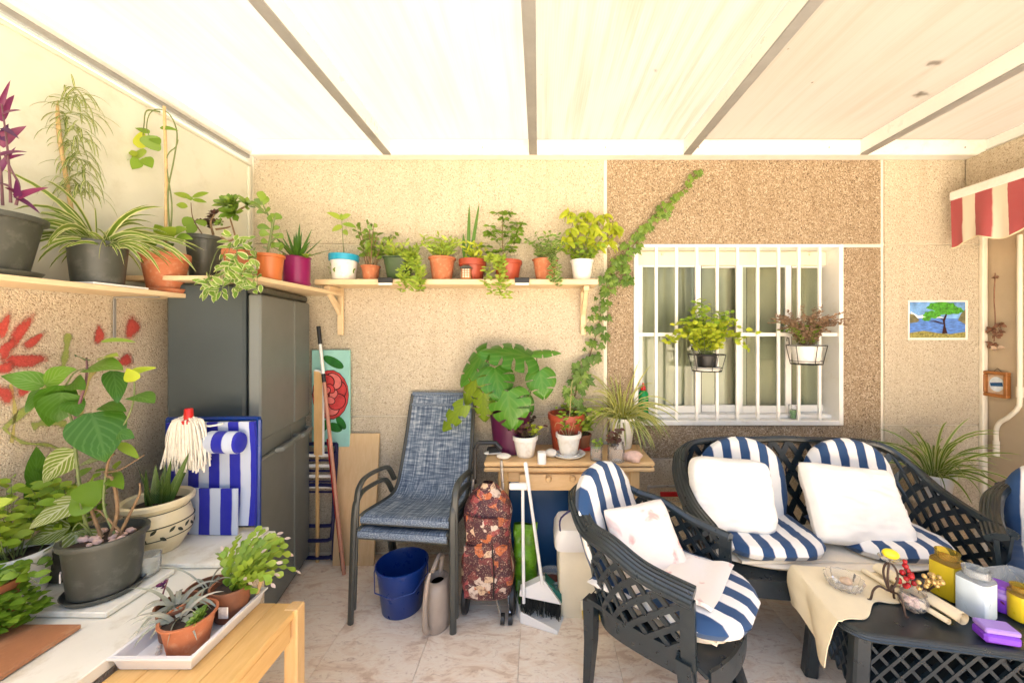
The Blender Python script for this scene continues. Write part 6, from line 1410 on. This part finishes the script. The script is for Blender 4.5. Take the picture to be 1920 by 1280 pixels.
m.build('legs', M['iron'], t); MB().lathe([(0, .174), (.026, .175), (.036, .184), (.034, .186), (.024, .180), (0, .180)], 20).build('dish', M['clear_glass'], t); MB().sphere((.004, 0, .198), .021, 14, 9, (1.5, .9, .85), M=Matrix.Rotation(.25, 3, 'Y')).build('lemon_candle', M['lemon'], t)
c = ctp(1712, 1140); t = T('pebble_glass', 'small round glass of pebbles beside the berries', 'glass bowl', c); MB().lathe([(0, .003), (.03, .001), (.042, .015), (.045, .035), (.036, .058), (.039, .064), (.036, .064), (.033, .058), (.042, .034), (.038, .016), (0, .007)], 24).build('bowl', M['clear_glass'], t); m = MB()
for k in range(22): a = U(0, 6.28); r = U(0, .028); m.sphere((r * math.cos(a), r * math.sin(a), U(.012, .036)), U(.006, .010), 7, 5, jit=.3)
m.build('pebbles', M['stone_pink'], t, kind='stuff')
def berries(label, pts, r, mat, base):
    t = T('berry_sprig', label, 'berries', base, 0, 'artificial berry sprigs'); s_ = MB()
    for p in pts: 
        MB().sphere(p - base, r * U(.85, 1.1), 10, 7).build('berry', M[mat], t); s_.tube([V(0, 0, .0), (p - base) * .6 + V(0, 0, .004), p - base], .0012, 4)
    s_.build('stem', M['iron'], t)
berries('sprig of glossy red berries beside the iron candle holder', [W(1697 + U(-15, 17), y, 1.42 + U(-.03, .03)) for y in (1052, 1060, 1068, 1072, 1076, 1080, 1084, 1086, 1090, 1093, 1096, 1098)], .0095, 'berry_red', ctp(1708, 1112))
berries('sprig of golden berries lying towards the yellow jar', [W(1738 + U(-16, 30), 1090 + U(-14, 14), 1.40 + U(-.03, .03)) for k in range(20)], .0085, 'berry_gold', ctp(1722, 1122))
def jar(label, px_, py_, r, h, body, fill, sq, z1, cap=None, nm='candle_jar', neck=.8):
    c = ctp(px_, py_); t = T(nm, label, 'jar', c, .3, 'jars on the coffee table')
    MB().lathe([(0, .003), (r * .94, .001), (r, .008), (r, h * z1)], 32, sq=sq).build('wax', M[fill], t)
    MB().lathe([(r * .985, h * z1), (r, h * z1 + .002), (r, h * .78), (r * .95, h * .82), (r * neck * .9, h * .86)], 32, sq=sq).build('glass', M[body], t)
    MB().lathe([(r * neck, h * .85), (r * neck, h * .97), (r * neck * 1.04, h * .975), (r * neck * 1.04, h), (r * neck * .93, h), (r * neck * .93, h * .86)], 28).build('neck', M[body], t)
    if cap: MB().lathe([(0, h * 1.0), (r * neck * 1.1, h * 1.0), (r * neck * 1.1, h * 1.12), (0, h * 1.13)], 24).build('lid', M[cap], t)
    return t
t = jar('yellow wax jar with violet flower label behind the white jar', 1776, 1115, .042, .175, 'amber_glass', 'yellow_wax', 6, .76, neck=.85)
MB().prism([(.0435 + .0, .018 * math.cos(a), .10 + .018 * math.sin(a)) for a in [6.283 * i / 14 for i in range(14)]], (.0015, 0, 0)).build('flower_label', M['violet_pale'], t, False)
t = jar('pale blue-white jar in the middle of the table end', 1830, 1150, .043, .168, 'clear_plastic', 'blue_wax', 6, .78, neck=.85)
MB().prism([(.045, .004 + .020 * math.cos(a) * (1 + .3 * math.sin(a * 5)), .062 + .020 * math.sin(a) * (1 + .3 * math.sin(a * 5))) for a in [6.283 * i / 30 for i in range(30)]], (.0012, 0, 0)).build('flower_decal', M['pink_patch'], t, False)
t = jar('lilac jar with dark leaf pattern beside the pale jar', 1876, 1140, .036, .085, 'violet_pale', 'violet', 0, .6, 'violet', neck=.8)
m = MB()
for k in range(9): a = k * .7; m.leaf((.0365 * math.cos(a), .0365 * math.sin(a), .018 + .014 * (k % 3)), (-math.sin(a), math.cos(a), (-1) ** k), (math.cos(a), math.sin(a), 0), .016, .008, 'oval', 4, 0, 0)
m.build('leaf_print', M['purple_pot'], t)
t = jar('yellow jar at the right edge of the photo', 1916, 1160, .036, .12, 'amber_glass', 'yellow_wax', 0, .75)
c = ctp(1868, 1198); t = T('violet_soap_box', 'glossy violet plastic box at the front of the coffee table', 'box', c, -.25); MB().box((0, 0, .016), (.10, .06, .032), .008).build('base', M['violet'], t, False); MB().box((0, 0, .041), (.096, .056, .018), .008).build('lid', M['violet_pale'], t, False)
c = ctp(1900, 1112); t = T('clear_container', 'pale blue clear plastic container behind the lilac jar', 'container', c, .15); MB().lathe([(0, .002), (.07, 0), (.075, .01), (.085, .06), (.088, .062), (.088, .068), (.082, .066), (.07, .008), (0, .006)], 32, sq=5, sx=1.15, sy=.75).build('tub', M['clear_plastic'], t)
